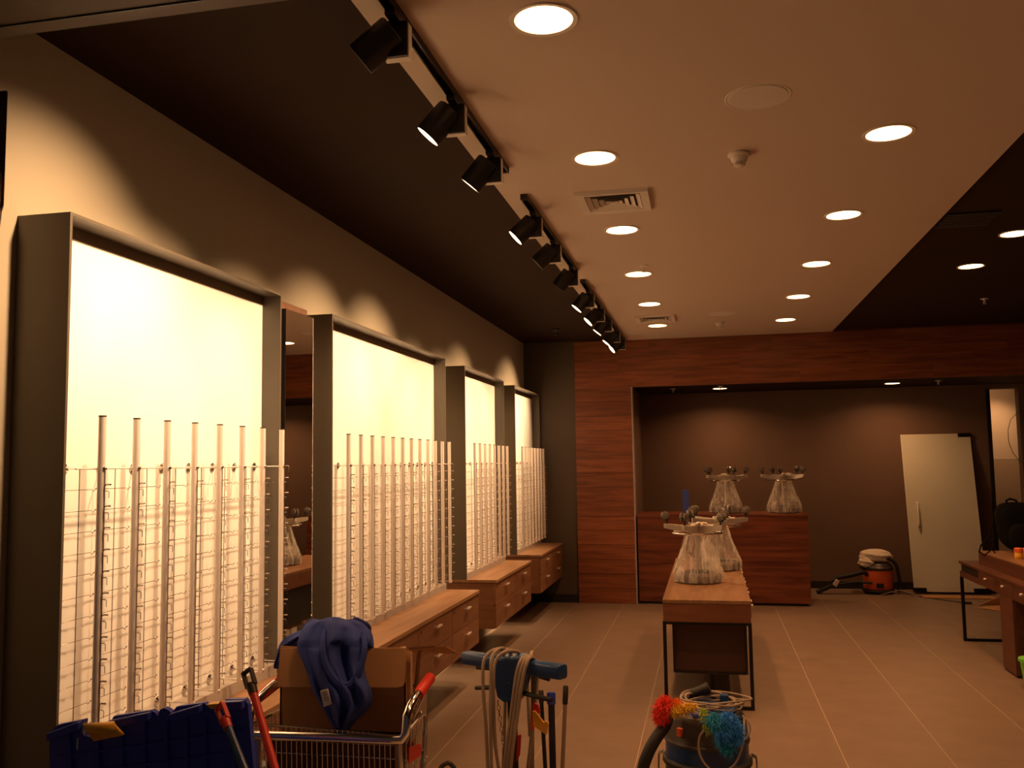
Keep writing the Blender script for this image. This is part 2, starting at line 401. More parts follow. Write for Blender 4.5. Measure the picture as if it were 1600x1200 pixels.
# wall mirror between the first two frames
t = thing('wall_mirror', (-2.23, 4.54, .92), 'tall narrow mirror on a wooden board between the first two frames', 'mirror')
MB().box(XW, -2.20, 4.345, 4.742, .90, 2.645).build('back_board', 'wood_oak_x', t, bevel=.001)
MB().box(-2.20, -2.152, 4.376, 4.71, .94, 2.593).build('mirror_box', 'black_matte', t)
MB().prism([(-2.152, 4.376, .936), (-2.1502, 4.376, .936), (-2.1480, 4.708, .936), (-2.152, 4.708, .936)], (0, 0, 1.657)).build('glass', 'mirror_glass', t)
MB().box(-2.152, -2.1485, 4.708, 4.712, .936, 2.593).build('glass_edge', 'mirror_edge', t)

# ================================================================== CEILING FITTINGS
def downlight(x, y, z, lab, r=.1, watt=DOWN_W, group='round recessed downlights', spread=108):
    t = thing('downlight', (x, y, z), lab, 'downlight', group)
    MB().lathe([(r*1.02, .0), (r*1.02, -.004), (r*1.19, -.006), (r*1.2, .0)], (x, y, z), 32, caps=False).build('rim', 'white_gloss', t, smooth=True)
    MB().lathe([(r*1.02, -.001), (r*1.02, -.003)], (x, y, z), 32).build('lens', 'lamp_lens', t, smooth=True)
    light('AREA', 'downlight_lamp', (x, y, z-.008), (0, 0, -1), watt, LAMP, t, shape='DISK', size=r*2, spread=math.radians(spread))
ys = [0, 3.0, 4.485, 5.96, 7.43, 8.90, 10.36]
for i, y in enumerate(ys):
    if i:
        downlight(-.51, y, H, f'round downlight in the left row of the white ceiling, {ORD[i-1]} from the camera')
    if i == 0: continue
    if i > 1: downlight(.893, y, H, f'round downlight in the right row of the white ceiling, {ORD[i-2]} from the camera')
    else: downlight(.893, y, H, f'round downlight overhead in the right row, out of the picture, {ORD[i]} from the camera')
for i, y in ((3, 6.88), (4, 7.98)):
    lab = {3: 'round downlight in the dark ceiling at the right edge of the picture', 4: 'round downlight in the dark ceiling nearest the back wall'}.get(i, f'{ORD[i]} downlight in the dark ceiling, out of the picture on the right')
    downlight(2.17, y, H+.02, lab, .09)
downlight(.19, 12.40, 2.72, 'round downlight in the recess above the reception counter', .085, DOWN_W*1.25, spread=150)
downlight(2.36, 12.42, 2.72, 'round downlight in the recess left of the leaning glass door', .085, DOWN_W*1.25, spread=150)
downlight(4.0, 13.7, 2.85, 'round downlight in the back room, hidden from view', .085, DOWN_W*.6)
# tracks and spotlights
HEADS = [[2.80, 3.53, 4.21], [5.32, 6.05, 6.90], [7.92, 8.75, 9.45, 10.35, 11.05]]
ENDS = [(1.95+.2, 4.50), (5.02, 7.09), (7.53, 11.40)]
TN = ['nearest', 'middle', 'far']
AIMS = [(-.02, -.75), (-.12, -1.12), (.04, -1.15), (-.20, -.95), (.0, -.90), (.1, -1.2), (-.18, -1.2), (-.30, -1.0), (-.10, -1.25), (-.20, -1.2), (-.38, -.85)]
def spotlight(y, aim, lab):
    aim = Vector(aim).normalized()
    c = Vector((-1.050, y, 3.178))
    t = thing('track_spotlight', (TRX, y, H-.028), lab, 'spotlight', 'black track spotlights')
    zt = H-.028
    g = MB().box(TRX-.018, TRX+.018, y-.055, y+.055, zt-.022, zt).build('adapter', 'black_matte', t, bevel=.002)
    MB().box(TRX-.045, TRX+.045, y+.01, y+.045, 3.130, zt-.022).build('gear_box', 'white_plastic', t, bevel=.002)
    MB().box(TRX-.046, TRX+.044, y-.002, y+.01, 3.132, zt-.022).build('gear_cover', 'black_matte', t)
    side = aim.cross(Vector((0, 0, 1))).normalized()
    r = .058
    b = MB().lathe([(r*.86, -.076), (r*.97, -.072), (r, -.064), (r, .072), (r*.94, .074), (r*.90, .05)], c, 28, aim, caps=False)
    b.lathe([(r*.86, -.077), (r*.86, -.076)], c, 28, aim)
    hd = b.build('lamp_housing', 'black_matte', t, smooth=True)
    MB().lathe([(r*.91, .0690), (r*.91, .0715)], c, 28, aim).build('lens', 'spot_lens', hd, smooth=True)
    MB().tube([c+Vector((0, -.0, .02)), Vector((TRX-.01, y, zt-.02))], .012, 8).build('stem', 'black_matte', t)
    light('SPOT', 'spot_lamp', c+aim*.078, aim, SPOT_W, SPOT, t, spot_size=math.radians(74), spot_blend=.8, shadow_soft_size=.05)
for a, (e0, e1) in enumerate(ENDS):
    t = thing('light_track', (TRX, (e0+e1)/2, H), f'black ceiling track holding the {TN[a]} group of spotlights', 'light track', 'ceiling light tracks')
    MB().box(TRX-.018, TRX-.012, e0, e1, H-.03, H).box(TRX+.012, TRX+.018, e0, e1, H-.03, H).box(TRX-.012, TRX+.012, e0, e1, H-.008, H).build('channel', 'black_metal', t)
    MB().box(TRX-.020, TRX+.020, e0-.02, e0, H-.032, H).build('end_cap', 'black_matte', t)
    MB().box(TRX-.020, TRX+.020, e1, e1+.02, H-.032, H).build('end_cap', 'black_matte', t)
    for i, y in enumerate(HEADS[a]):
        spotlight(y, (-1, *AIMS[sum(map(len, HEADS[:a]))+i]), f'black cylinder spotlight, {ORD[i]} from the camera on the {TN[a]} ceiling track')
# air vents
def vent(x, y, lab, w=.43):
    t = thing('air_vent', (x, y, H), lab, 'air vent', 'square ceiling diffusers')
    h = w/2
    def ring(a, za, b, zb_):
        m = MB(); v = []
        for (q, z) in ((a, za), (b, zb_)):
            v += [(x-q, y-q, z), (x+q, y-q, z), (x+q, y+q, z), (x-q, y+q, z)]
        m._add(v, [(i, (i+1) % 4, 4+(i+1) % 4, 4+i) for i in range(4)]); return m
    ring(h, H, h-.008, H-.02).build('flange_edge', 'white_plastic', t, fix=False)
    ring(h-.008, H-.02, h-.055, H-.016).build('flange', 'white_plastic', t, fix=False)
    MB().box(x-h+.05, x+h-.05, y-h+.05, y+h-.05, H-.004, H-.002).build('duct', 'black_matte', t)
    for k in range(4):
        a = h-.058-k*.036
        ring(a, H-.018, a-.026, H-.005).build('louvre', 'white_plastic', t, fix=False)
    MB().box(x-.02, x+.02, y-.02, y+.02, H-.018, H-.012).build('centre_plate', 'white_plastic', t)
vent(-.49, 5.265, 'square white air diffuser in the ceiling beside the near downlights')
vent(-.50, 9.82, 'square white air diffuser near the back wall')
vv = MB(); x0, y0 = 1.72, 6.34
for k in range(7): vv.box(x0-.16, x0+.16, y0-.16+k*.05, y0-.13+k*.05, H+.006, H+.02)
tag(vv.base('dark_vent', 'black_matte', (x0, y0, H+.02)), 'small black slatted grille in the dark ceiling on the right', 'air vent')
def speaker(x, y, lab):
    t = thing('ceiling_speaker', (x, y, H), lab, 'speaker', 'round ceiling speakers')
    MB().lathe([(.125, 0), (.135, -.003), (.140, 0)], (x, y, H), 40, caps=False).build('rim', 'white_gloss', t, smooth=True)
    MB().lathe([(.126, -.001), (.124, -.004), (.05, -.006)], (x, y, H), 40).build('grille', 'white_plastic', t, smooth=True)
speaker(.26, 3.885, 'large round white speaker grille in the ceiling by the smoke detector')
speaker(.20, 9.72, 'round white speaker grille in the ceiling near the back wall')
def detector(x, y, z, mat, lab):
    t = thing('smoke_detector', (x, y, z), lab, 'smoke detector')
    MB().lathe([(.055, 0), (.058, -.012), (.050, -.022)], (x, y, z), 24).build('base_plate', mat, t, smooth=True)
    MB().lathe([(.044, -.022), (.040, -.040), (.030, -.048)], (x, y, z), 24).build('body', mat, t, smooth=True)
    for k in range(8):
        a = k*math.pi/4; MB().box(x+.026*math.cos(a)-.003, x+.026*math.cos(a)+.003, y+.026*math.sin(a)-.003, y+.026*math.sin(a)+.003, z-.062, z-.048).build('vane', mat, t)
    MB().lathe([(.028, -.062), (.029, -.066), (.018, -.072)], (x, y, z), 20).build('cap', mat, t, smooth=True)
detector(.205, 4.60, H, 'white_plastic', 'white smoke detector hanging from the ceiling below the large speaker')
detector(.18, 10.32, H, 'white_plastic', 'small white smoke detector near the back wall')
detector(-1.69, 10.42, H+.02, 'black_matte', 'dark smoke detector on the dark ceiling in the left corner')
def sprinkler(x, y, z, lab):
    t = thing('sprinkler', (x, y, z), lab, 'sprinkler', 'ceiling sprinklers')
    MB().lathe([(.038, 0), (.036, -.006), (.012, -.010)], (x, y, z), 20).build('escutcheon', 'white_plastic', t, smooth=True)
    MB().tube([(x, y, z-.008), (x, y, z-.04)], .007, 8).box(x-.012, x-.009, y-.003, y+.003, z-.05, z-.02).box(x+.009, x+.012, y-.003, y+.003, z-.05, z-.02).lathe([(.016, -.05), (.016, -.053)], (x, y, z), 12).build('head', 'alu', t)
sprinkler(-.445, 7.12, H, 'small sprinkler in the white ceiling among the left downlights')
sprinkler(2.74, 9.69, H+.02, 'small sprinkler in the dark ceiling on the right')
sprinkler(-.42, 12.2, 2.72, 'sprinkler under the recess ceiling above the left end of the counter')
sprinkler(.19, 12.0, 2.72, 'sprinkler hanging in front of the recess downlight above the counter')
sprinkler(2.86, 12.2, 2.72, 'sprinkler under the recess ceiling above the leaning glass door')

# ================================================================== BACK OF THE SHOP
t = thing('reception_counter', (.14, 11.85, 0), 'reddish wooden reception counter in front of the dark recess', 'counter')
MB().box(-.85, 1.13, D+.06, 12.16, 0, .04).build('plinth', 'black_matte', t)
MB().box(-.885, 1.157, D+.02, D+.05, .035, 1.07).build('front_panel', 'wood_counter', t)
MB().box(1.127, 1.157, D+.05, 12.2, .035, 1.07).build('side_panel', 'wood_counter', t)
MB().box(-.885, -.855, D+.05, 12.2, .035, 1.07).build('side_panel', 'wood_counter', t)
MB().box(-.855, 1.127, 12.17, 12.2, .035, .72).build('back_panel', 'wood_counter', t)
MB().box(-.89, 1.162, D+.015, 12.2, 1.07, 1.10).build('top', 'wood_counter', t, bevel=.002)

# upturned wrapped stools
def stool(loc, rotz, lab, s=1.0):
    random.seed(int(abs(loc[0])*1000))
    t = thing('swivel_stool', (0, 0, 0), lab, 'stool', 'upturned wrapped stools')
    MB().lathe([(.165, 0), (.185, .012), (.19, .035), (.187, .062), (.17, .078)], (0, 0, 0), 32).build('seat', 'cushion', t, smooth=True)
    MB().lathe([(.10, .078), (.095, .095), (.032, .10)], (0, 0, 0), 20).build('seat_plate', 'black_metal', t, smooth=True)
    MB().tube([(0, 0, .095), (0, 0, .28)], .028, 14).tube([(0, 0, .28), (0, 0, .42)], .022, 14).build('gas_column', 'arm_silver', t, smooth=True)
    MB().lathe([(.045, .40), (.05, .41), (.05, .47), (.04, .485)], (0, 0, 0), 18).build('hub', 'arm_silver', t, smooth=True)
    for k in range(5):
        a = k*2*math.pi/5+.2; u = Vector((math.cos(a), math.sin(a), 0)); w = Vector((-u.y, u.x, 0))
        def P(r, h, z): return u*r+w*h+Vector((0, 0, z))
        arm = MB(); vs = []
        for (r, h, z0, z1) in ((.03, .026, .405, .462), (.16, .021, .418, .468), (.26, .017, .438, .478), (.275, .012, .445, .475)):
            vs += [P(r, -h, z0), P(r, h, z0), P(r, h, z1), P(r, -h, z1)]
        arm._add(vs, [(0, 3, 2, 1)]+[(i*4+j, i*4+(j+1) % 4, i*4+4+(j+1) % 4, i*4+4+j) for i in range(3) for j in range(4)]+[(12, 13, 14, 15)])
        ar = arm.build('base_arm', 'arm_silver', t, bevel=.002)
        q = P(.25, 0, 0)
        cs = MB().tube([q+Vector((0, 0, .474)), q+Vector((0, 0, .51))], .009, 8).obox(q+Vector((0, 0, .522))+u*.006, u, w, (0, 0, 1), .020, .006, .018).build('caster_fork', 'black_matte', t)
        for sgn in (-1, 1):
            MB().lathe([(.026, .0), (.034, .004), (.034, .018), (.024, .024)], q+w*sgn*.006+u*.014+Vector((0, 0, .545)), 16, w*sgn).build('wheel', 'caster_grey', cs, smooth=True)
    # wrinkled film gathered under the base
    rows = []; n = 120
    ph = [random.uniform(0, 6.28) for _ in range(6)]
    for (r, z, amp) in ((.170, .003, .006), (.200, .010, .012), (.206, .045, .010), (.202, .085, .012), (.182, .13, .018), (.158, .19, .020), (.134, .25, .019), (.112, .31, .017), (.094, .37, .015), (.086, .40, .014)):
        rows.append([Vector((math.cos(2*math.pi*k/n), math.sin(2*math.pi*k/n), 0))*(r+amp*(.5*math.sin(7*2*math.pi*k/n+ph[0])+.4*math.sin(16*2*math.pi*k/n+ph[1]+z*4)+.35*math.sin(27*2*math.pi*k/n+ph[2]-z*7)+.25*math.sin(41*2*math.pi*k/n+ph[3]+z*9)))+Vector((0, 0, z)) for k in range(n+1)])
    MB().grid(rows).build('plastic_wrap', 'plastic_film', t, smooth=True, fix=False)
    MB().tube([Vector((.205*math.cos(2*math.pi*k/40), .205*math.sin(2*math.pi*k/40), .404)) for k in range(40)], .009, 8, closed=True).build('foot_ring', 'chrome', t, smooth=True)
    kn = MB()
    for k in range(4):
        a = random.uniform(0, 6.28); p = [Vector((.03*math.cos(a)*i+.01*random.uniform(-1, 1), -.05-.02*i*random.uniform(.2, 1), .478+.012*math.sin(i*1.3))) for i in range(5)]
        kn.tube(p, .008, 5)
    kn.build('tied_knot', 'cloth_white', t)
    t.location = loc; t.rotation_euler.z = rotz; t.scale = (s, s, s)
    return t
TZ = .76
stool((-.105, 7.78, TZ), .35, 'upturned wheeled stool in clear wrap on the long table, nearest the camera')
stool((.07, 8.68, TZ), 1.0, 'upturned wheeled stool in clear wrap on the long table, behind the nearest one')
stool((.21, 11.86, 1.10), -.1, 'upturned wheeled stool in clear wrap on the counter, left of two')
stool((.915, 11.86, 1.10), .55, 'upturned wheeled stool in clear wrap on the counter, right of two')
# blue bottle on the counter
t = thing('blue_carton', (-.29, 11.8, 1.10), 'slim blue carton standing on the reception counter behind the stools', 'carton')
MB().box(-.328, -.252, 11.78, 11.83, 1.10, 1.385).build('body', 'carton_blue', t, bevel=.003)
MB().box(-.326, -.254, 11.782, 11.828, 1.385, 1.392).build('top_flap', 'carton_blue', t)

# long table in the middle
t = thing('display_table', (-.045, 8.2, 0), 'long narrow wooden table with thin dark legs in the middle of the floor', 'table')
MB().box(-.355, .265, 6.76, 9.66, .735, TZ).build('table_top', 'wood_table', t, bevel=.0015)
MB().box(-.352, .262, 6.763, 9.657, .605, .735).build('apron', 'wood_apron', t)
for i in range(4):
    y = 6.95+i*.68
    d = MB().box(.262, .276, y, y+.62, .612, .728).build('drawer', 'wood_oak', t)
    for yy in (y+.2, y+.42): MB().lathe([(.006, 0), (.012, .012), (.010, .022)], (.276, yy, .67), 12, (1, 0, 0)).build('knob', 'white_gloss', d, smooth=True)
for yy in (6.775, 9.645):
    f = MB()
    for x in (-.345, .255): MB().box(x-.0125, x+.0125, yy-.0125, yy+.0125, 0, .605).build('leg', 'black_metal', t)
    MB().box(-.332, .242, yy-.0125, yy+.0125, .585, .605).build('cross_bar', 'black_metal', t)
    MB().box(-.332, .242, yy-.0125, yy+.0125, 0, .022).build('foot_bar', 'black_metal', t)
for x in (-.345, .255): MB().box(x-.0125, x+.0125, 6.79, 9.63, .585, .605).build('side_rail', 'black_metal', t)
cb = MB().box(-.285, .225, 6.97, 9.4, .215, .585).build('lower_box', 'dark_panel', t)
MB().box(-.298, -.285, 6.95, 9.4, .205, .59).box(.225, .238, 6.95, 9.4, .205, .59).box(-.285, .225, 6.95, 9.4, .202, .215).build('box_frame', 'black_matte', t)
MB().box(-.03, .0, 7.0, 7.05, 0, .203).build('centre_foot', 'black_metal', t)

# desk on the right
t = thing('side_desk', (2.66, 8.2, 0), 'dark reddish wooden desk with drawers at the right edge', 'desk')
DX, DY0, DY1 = 2.345, 6.6, 9.61
MB().box(DX, 3.0, DY0, DY1, .735, .76).build('desk_top', 'wood_desk', t, bevel=.0015)
MB().box(DX+.02, 2.99, DY0, DY1-.01, .612, .735).build('apron', 'wood_desk', t)
MB().box(DX+.004, DX+.02, 8.98, 9.6, .612, .665).build('apron_rail', 'wood_desk', t)
MB().box(DX+.012, DX+.02, 9.0, 9.56, .668, .730).build('open_slot', 'black_matte', t)
for i in range(4):
    y1 = 8.971-i*.471
    d = MB().box(DX+.004, DX+.02, y1-.466, y1, .615, .733).build('drawer', 'wood_desk', t)
    for yy in (y1-.235,): MB().lathe([(.006, 0), (.012, .012), (.010, .022)], (DX+.004, yy, .690), 12, (-1, 0, 0)).build('knob', 'white_gloss', d, smooth=True)
for x in (DX+.015, 2.98): MB().box(x-.0135, x+.0135, DY1-.035, DY1-.008, 0, .612).build('leg', 'black_metal', t)
MB().box(DX+.03, 2.965, DY1-.035, DY1-.008, 0, .025).build('foot_bar', 'black_metal', t)
MB().box(DX, 2.95, 8.05, 8.375, .02, .612).build('pedestal', 'wood_desk', t)
MB().box(DX+.01, 2.94, 8.055, 8.37, 0, .02).build('pedestal_plinth', 'black_matte', t)
MB().box(2.72, 2.75, 6.66, 8.05, .02, .612).build('kneehole_shade', 'black_matte', t)  # added black sheet standing in for the shade inside the open kneehole
MB().box(DX, 2.98, 6.62, 6.66, 0, .612).build('end_panel', 'wood_desk', t)
MB().box(2.447, 2.98, 6.65, 9.3, .76, .872).build('raised_shelf', 'wood_desk', t)
MB().box(2.447, 2.985, 6.65, 9.302, .872, .884).build('shelf_top', 'wood_oak', t)
# things on and under the desk
gb = MB(); gx, gy = 2.325, 7.78
t = thing('green_bin', (2.33, 7.72, 0), 'bright green plastic bin by the desk, cut off by the picture edge', 'bin')
gb.lathe([(.09, 0), (.115, .20)], (2.395, 7.72, 0), 24).build('body', 'green_plastic', t, smooth=True)
MB().lathe([(.116, .195), (.126, .20), (.126, .222), (.112, .226)], (2.395, 7.72, 0), 24).build('rim', 'green_plastic', t, smooth=True)
for o in t.children: o.location.x -= .0
# backpack
t = thing('backpack', (2.78, 9.25, .884), 'black backpack standing on the desk shelf at the right edge', 'backpack')
def blob(c, sx, sy, sz, e=3.0, nu=28, nv=18, lean=0, noise=.02, seed=1):
    rnd = random.Random(seed); ph = [rnd.uniform(0, 6) for _ in range(6)]; m = MB(); rows = []
    sg = lambda v, p: math.copysign(abs(v)**p, v)
    for j in range(nv+1):
        v = -math.pi/2+math.pi*j/nv; row = []
        for i in range(nu+1):
            a = 2*math.pi*i/nu; p = 2/e
            x = sg(math.cos(v), p)*sg(math.cos(a), p); y = sg(math.cos(v), p)*sg(math.sin(a), p); z = sg(math.sin(v), p)
            k = 1+noise*(math.sin(5*a+ph[0]+3*v)+math.sin(9*v+ph[1]+2*a)+math.sin(13*a+ph[2]-5*v)*.6)*math.cos(v)
            row.append(Vector(c)+Vector((x*sx*k+lean*z, y*sy*k, z*sz)))
        rows.append(row)
    m.grid(rows); return m
blob((2.80, 9.25, 1.11), .19, .13, .225, 3.2, lean=-.035, noise=.025).build('body', 'bag_black', t, smooth=True)
blob((2.80, 9.10, 1.03), .14, .07, .12, 3.0, noise=.02, seed=4).build('front_pocket', 'bag_black', t, smooth=True)
MB().tube([(2.69, 9.22, 1.30), (2.69, 9.22, 1.352), (2.72, 9.22, 1.366), (2.77, 9.22, 1.352), (2.79, 9.22, 1.31)], .010, 8).build('carry_handle', 'bag_black', t, smooth=True)
MB().tube([at(1552, 815, 9.12), at(1545, 840, 9.1), at(1533, 852, 9.08), at(1530, 862, 9.06), at(1538, 868, 9.05), at(1550, 858, 9.06), at(1556, 866, 9.05), at(1562, 868, 9.05)], .008, 6).build('strap', 'bag_black', t, smooth=True)
t = thing('yellow_jar', (2.80, 8.62, .884), 'small yellow jar with orange lid on the desk shelf', 'jar')
p = at(1592, 868, 8.6); px_, py_ = p.x, 8.6
MB().lathe([(.030, 0), (.034, .006), (.034, .05), (.030, .056)], (px_, py_, .884), 20).build('body', 'yellow_plastic', t, smooth=True)
MB().lathe([(.036, .056), (.036, .085), (.030, .092)], (px_, py_, .884), 20).build('lid', 'orange_plastic', t, smooth=True)
t.location = (px_, py_, .884)
for o in t.children: o.location = Vector((2.80, 8.62, .884))-Vector((px_, py_, .884))
t = thing('white_bottle', (px_+.085, 8.66, .884), 'small white bottle beside the yellow jar on the desk shelf', 'bottle')
MB().lathe([(.026, 0), (.030, .006), (.030, .08), (.014, .098)], (px_+.085, 8.66, .884), 18).build('body', 'white_gloss', t, smooth=True)
MB().lathe([(.014, .098), (.014, .125)], (px_+.085, 8.66, .884), 16).build('cap', 'white_plastic', t, smooth=True)

# orange vacuum by the recess wall
vc = Vector((2.13, 12.80, 0))
t = thing('tub_vacuum', vc, 'orange and black tub vacuum cleaner by the dark wall', 'vacuum cleaner')
MB().lathe([(.165, .055), (.182, .075), (.185, .29), (.18, .31)], vc, 32).build('tub', 'orange_plastic', t, smooth=True)
MB().lathe([(.188, .305), (.195, .31), (.195, .335), (.188, .34), (.17, .37), (.12, .42), (.05, .435)], vc, 32).build('head', 'dark_plastic', t, smooth=True)
MB().lathe([(.20, .03), (.20, .055), (.165, .06)], vc, 32).build('base_ring', 'dark_plastic', t, smooth=True)
for k in range(4):
    a = k*math.pi/2+.7; q = vc+Vector((.17*math.cos(a), .17*math.sin(a), .022))
    MB().lathe([(.022, -.012), (.022, .012)], q, 14, (math.cos(a+1), math.sin(a+1), 0)).build('caster', 'black_rubber', t, smooth=True)
MB().obox(vc+Vector((-.005, -.185, .115)), (1, 0, 0), (0, 1, 0), (0, 0, 1), .045, .008, .03).build('badge', 'black_matte', t, bevel=.004)
MB().tube([vc+Vector(q) for q in ((-.12, -.10, .24), (-.20, -.12, .28), (-.38, -.14, .235), (-.52, -.15, .21), (-.60, -.15, .16))], [.028, .030, .032, .030, .026], 12).build('hose', 'black_rubber', t, smooth=True)
MB().tube([vc+Vector(q) for q in ((-.10, -.17, .15), (-.30, -.18, .16), (-.50, -.17, .13))], .016, 10).build('tube', 'black_rubber', t, smooth=True)
MB().obox(vc+Vector((-.66, -.15, .075)), (.9, 0, .42), (0, 1, 0), (-.42, 0, .9), .14, .045, .022).build('nozzle', 'black_rubber', t, bevel=.008)
MB().obox(vc+Vector((-.545, -.17, .145)), (.5, 0, .85), (0, 1, 0), (-.85, 0, .5), .045, .03, .028).build('nozzle_joint', 'cloth_white', t, bevel=.008)
pts = [vc+Vector((-.21+.0, -.05, .34))]
for k in range(13): a = math.pi*(1-k/12); pts.append(vc+Vector((.21*math.cos(a)+.02, -.09, .33+.15*math.sin(a))))
pts += [vc+Vector((.25, -.06, .22)), vc+Vector((.265, -.03, .10)), vc+Vector((.25, 0, .03))]
MB().tube(pts, .022, 10).build('hose', 'black_rubber', t, smooth=True)
c = blob(vc+Vector((-.015, .01, .475)), .20, .16, .095, 2.2, noise=.06, seed=9)
c._add(*(lambda m: (m.v, m.f))(blob(vc+Vector((-.13, -.06, .40)), .11, .09, .075, 2.2, noise=.09, seed=3)))
tag(c.base('cloth', 'cloth_white', vc+Vector((0, 0, .40)), smooth=True), 'crumpled white cloth on top of the orange vacuum', 'cloth')
MB().tube([(2.30, 12.78, .03), (2.42, 12.70, .02), (2.55, 12.55, .006), (2.72, 12.30, .005), (2.95, 12.05, .005), (3.05, 11.98, .005)], .006, 6).build('power_cord', 'black_rubber', t, smooth=True)
MB().obox((2.99, 11.95, .014), (1, -.3, 0), (.3, 1, 0), (0, 0, 1), .045, .016, .014).build('plug', 'black_rubber', t, bevel=.004)
wc = MB().tube([(2.12, 12.58, .007), (2.22, 12.50, .05), (2.36, 12.46, .09), (2.46, 12.42, .05), (2.56, 12.36, .007)], .005, 6)
tag(wc.base('white_cable', 'cable_grey', (2.34, 12.46, 0), smooth=True), 'thin grey cable arching off the floor in front of the vacuum', 'cable')

# leaning frosted glass door
t = thing('glass_door', (3.02, 12.78, 0), 'frosted glass door panel leaning against the dark recess wall', 'door panel')
bl, br = Vector((2.56, 12.76, .03)), Vector((3.43, 12.76, .03)); lean = Vector((0, .36, 2.04)); nrm = Vector((0, -2.04, .36)).normalized()
ax = (br-bl).normalized(); lu = lean.normalized(); hh = lean.length/2; ww = (br-bl).length/2; cc = (bl+br)/2+lean/2
MB().obox(cc, ax, nrm, lu, ww-.012, .004, hh-.012).build('glass_pane', 'frost_glass', t)
MB().obox(cc+lu*(hh-.006), ax, nrm, lu, ww, .005, .006).obox(cc-lu*(hh-.006), ax, nrm, lu, ww, .005, .006).obox(cc-ax*(ww-.006), ax, nrm, lu, .006, .005, hh-.012).obox(cc+ax*(ww-.006), ax, nrm, lu, .006, .005, hh-.012).build('glass_edge', 'frost_edge', t)
for (sx, sz) in ((1, 1), (1, -1), (-1, -1)):
    w_ = .08
    MB().obox(cc+ax*sx*(ww-w_*.9)+lu*sz*(hh-.022), ax, nrm, lu, w_, .016, .026).build('patch_fitting', 'black_metal', t, bevel=.003)
hx = cc-ax*(ww-.13)+nrm*.045-lu*.0
hz = (at(1424, 786, 12.9).z+at(1424, 820, 12.9).z)/2
hc = hx+lu*((hz-hx.z)/lu.z)
MB().tube([hc+lu*.145-nrm*.04, hc+lu*.145, hc+lu*.13+nrm*.008, hc-lu*.13+nrm*.008, hc-lu*.145, hc-lu*.145-nrm*.04], .013, 10).build('handle', 'silver_bar', t, smooth=True)
# cardboard strips on the floor
tag(MB().box(2.60, 3.45, 12.38, 12.62, .003, .008).base('cardboard_strip', 'cardboard', (3.0, 12.5, .003)), 'flat brown cardboard strip on the floor before the glass door', 'cardboard')
cp = MB().prism([(3.02, 11.62, .004), (3.28, 11.35, .004), (3.75, 11.38, .004), (3.75, 11.80, .02), (3.40, 11.92, .02)], (0, 0, .006))
cp.prism([(3.05, 11.75, .012), (3.45, 11.78, .18), (3.78, 11.85, .20), (3.75, 11.90, .02), (3.45, 11.92, .014)], (0, .006, .003))
tag(cp.base('cardboard_sheet', 'cardboard', (3.3, 11.6, .004)), 'folded brown cardboard sheet on the floor behind the desk leg', 'cardboard')
# loose cable hanging by the opening
hcab = MB().tube([at(1600, 641, 13.05), at(1590, 644, 13.05), at(1579, 656, 13.05), at(1575, 672, 13.05), at(1576, 690, 13.05), at(1583, 708, 13.05), at(1593, 720, 13.05), at(1604, 727, 13.05)], .004, 6)
tag(hcab.base('hanging_cable', 'black_rubber', at(1604, 727, 13.05), smooth=True), 'thin dark cable looping out beside the lit opening on the right', 'cable')

# ================================================================== NEAR OBJECTS
# dark wrapped post at the left edge of the picture
pY = 2.25
xr_ = at(11, 200, pY).x; ztop = at(5, 140, pY).z; zmid = at(5, 272, pY).z
t = thing('wrapped_post', (xr_-.10, pY, 0), 'dark brown rough post at the left edge of the picture', 'post')
MB().prism([(xr_-.075, pY, zmid-.1), (xr_-.001, pY, zmid-.1), (xr_-.060, pY+.06, zmid-.1), (xr_-.12, pY+.06, zmid-.1)], (0, 0, ztop-zmid+.1)).build('upper_post', 'brown_post', t, bevel=.008)
m = MB(); n = 34; rr = random.Random(3); lf = []
for i in range(n+1):
    z = zmid*(1-i/n); w = .0035*math.sin(i*1.9)+.002*rr.uniform(-1, 1)
    xe = xr_+.001+w-.085*(i/n)
    lf.append([Vector((xe-.10, pY-.015, z)), Vector((xe, pY-.018, z)), Vector((xe-.075, pY+.075, z)), Vector((xe-.15, pY+.075, z)), Vector((xe-.10, pY-.015, z))])
m.grid(lf); m.f.append((0, 1, 2, 3)); m.f.append(tuple(n*5+k for k in (3, 2, 1, 0)))
m.build('torn_wrapping', 'brown_post', t)

# blue tub with an upright broken lid
lY = 2.30
def L_(x, y): return at(x, y, lY)
bx0, bx1 = L_(82, 1190).x, L_(396, 1190).x
t = thing('storage_tub', ((bx0+bx1)/2, lY+.2, 0), 'dark blue plastic tub with upright cracked lid at the lower left', 'tub')
body = MB(); 
def ringbox(x0, x1, y0, y1, z): return [Vector((x0, y0, z)), Vector((x1, y0, z)), Vector((x1, y1, z)), Vector((x0, y1, z))]
r0 = ringbox(bx0+.05, bx1-.06, lY-.44, lY-.06, 0)+ringbox(bx0+.01, bx1-.03, lY-.50, lY-.03, .62)+ringbox(bx0+.03, bx1-.05, lY-.48, lY-.05, .62)+ringbox(bx0+.07, bx1-.08, lY-.42, lY-.08, .03)
body._add(r0, [(0, 3, 2, 1)]+[(i*4+j, i*4+(j+1) % 4, i*4+4+(j+1) % 4, i*4+4+j) for i in range(3) for j in range(4)]+[(12, 13, 14, 15)])
body.build('tub_body', 'blue_plastic', t)
top_l = [(78, 1260), (77, 1160), (80, 1142), (90, 1133), (112, 1128), (131, 1124.5), (130, 1136), (134, 1141), (131, 1150), (150, 1152), (172, 1128), (178, 1119), (236, 1110), (243, 1114), (246, 1119), (250, 1109), (256, 1106), (262, 1109), (268, 1114), (276, 1104), (319, 1098), (326, 1108), (345, 1107), (352, 1093), (382, 1092), (387, 1100), (396, 1200), (400, 1260)]
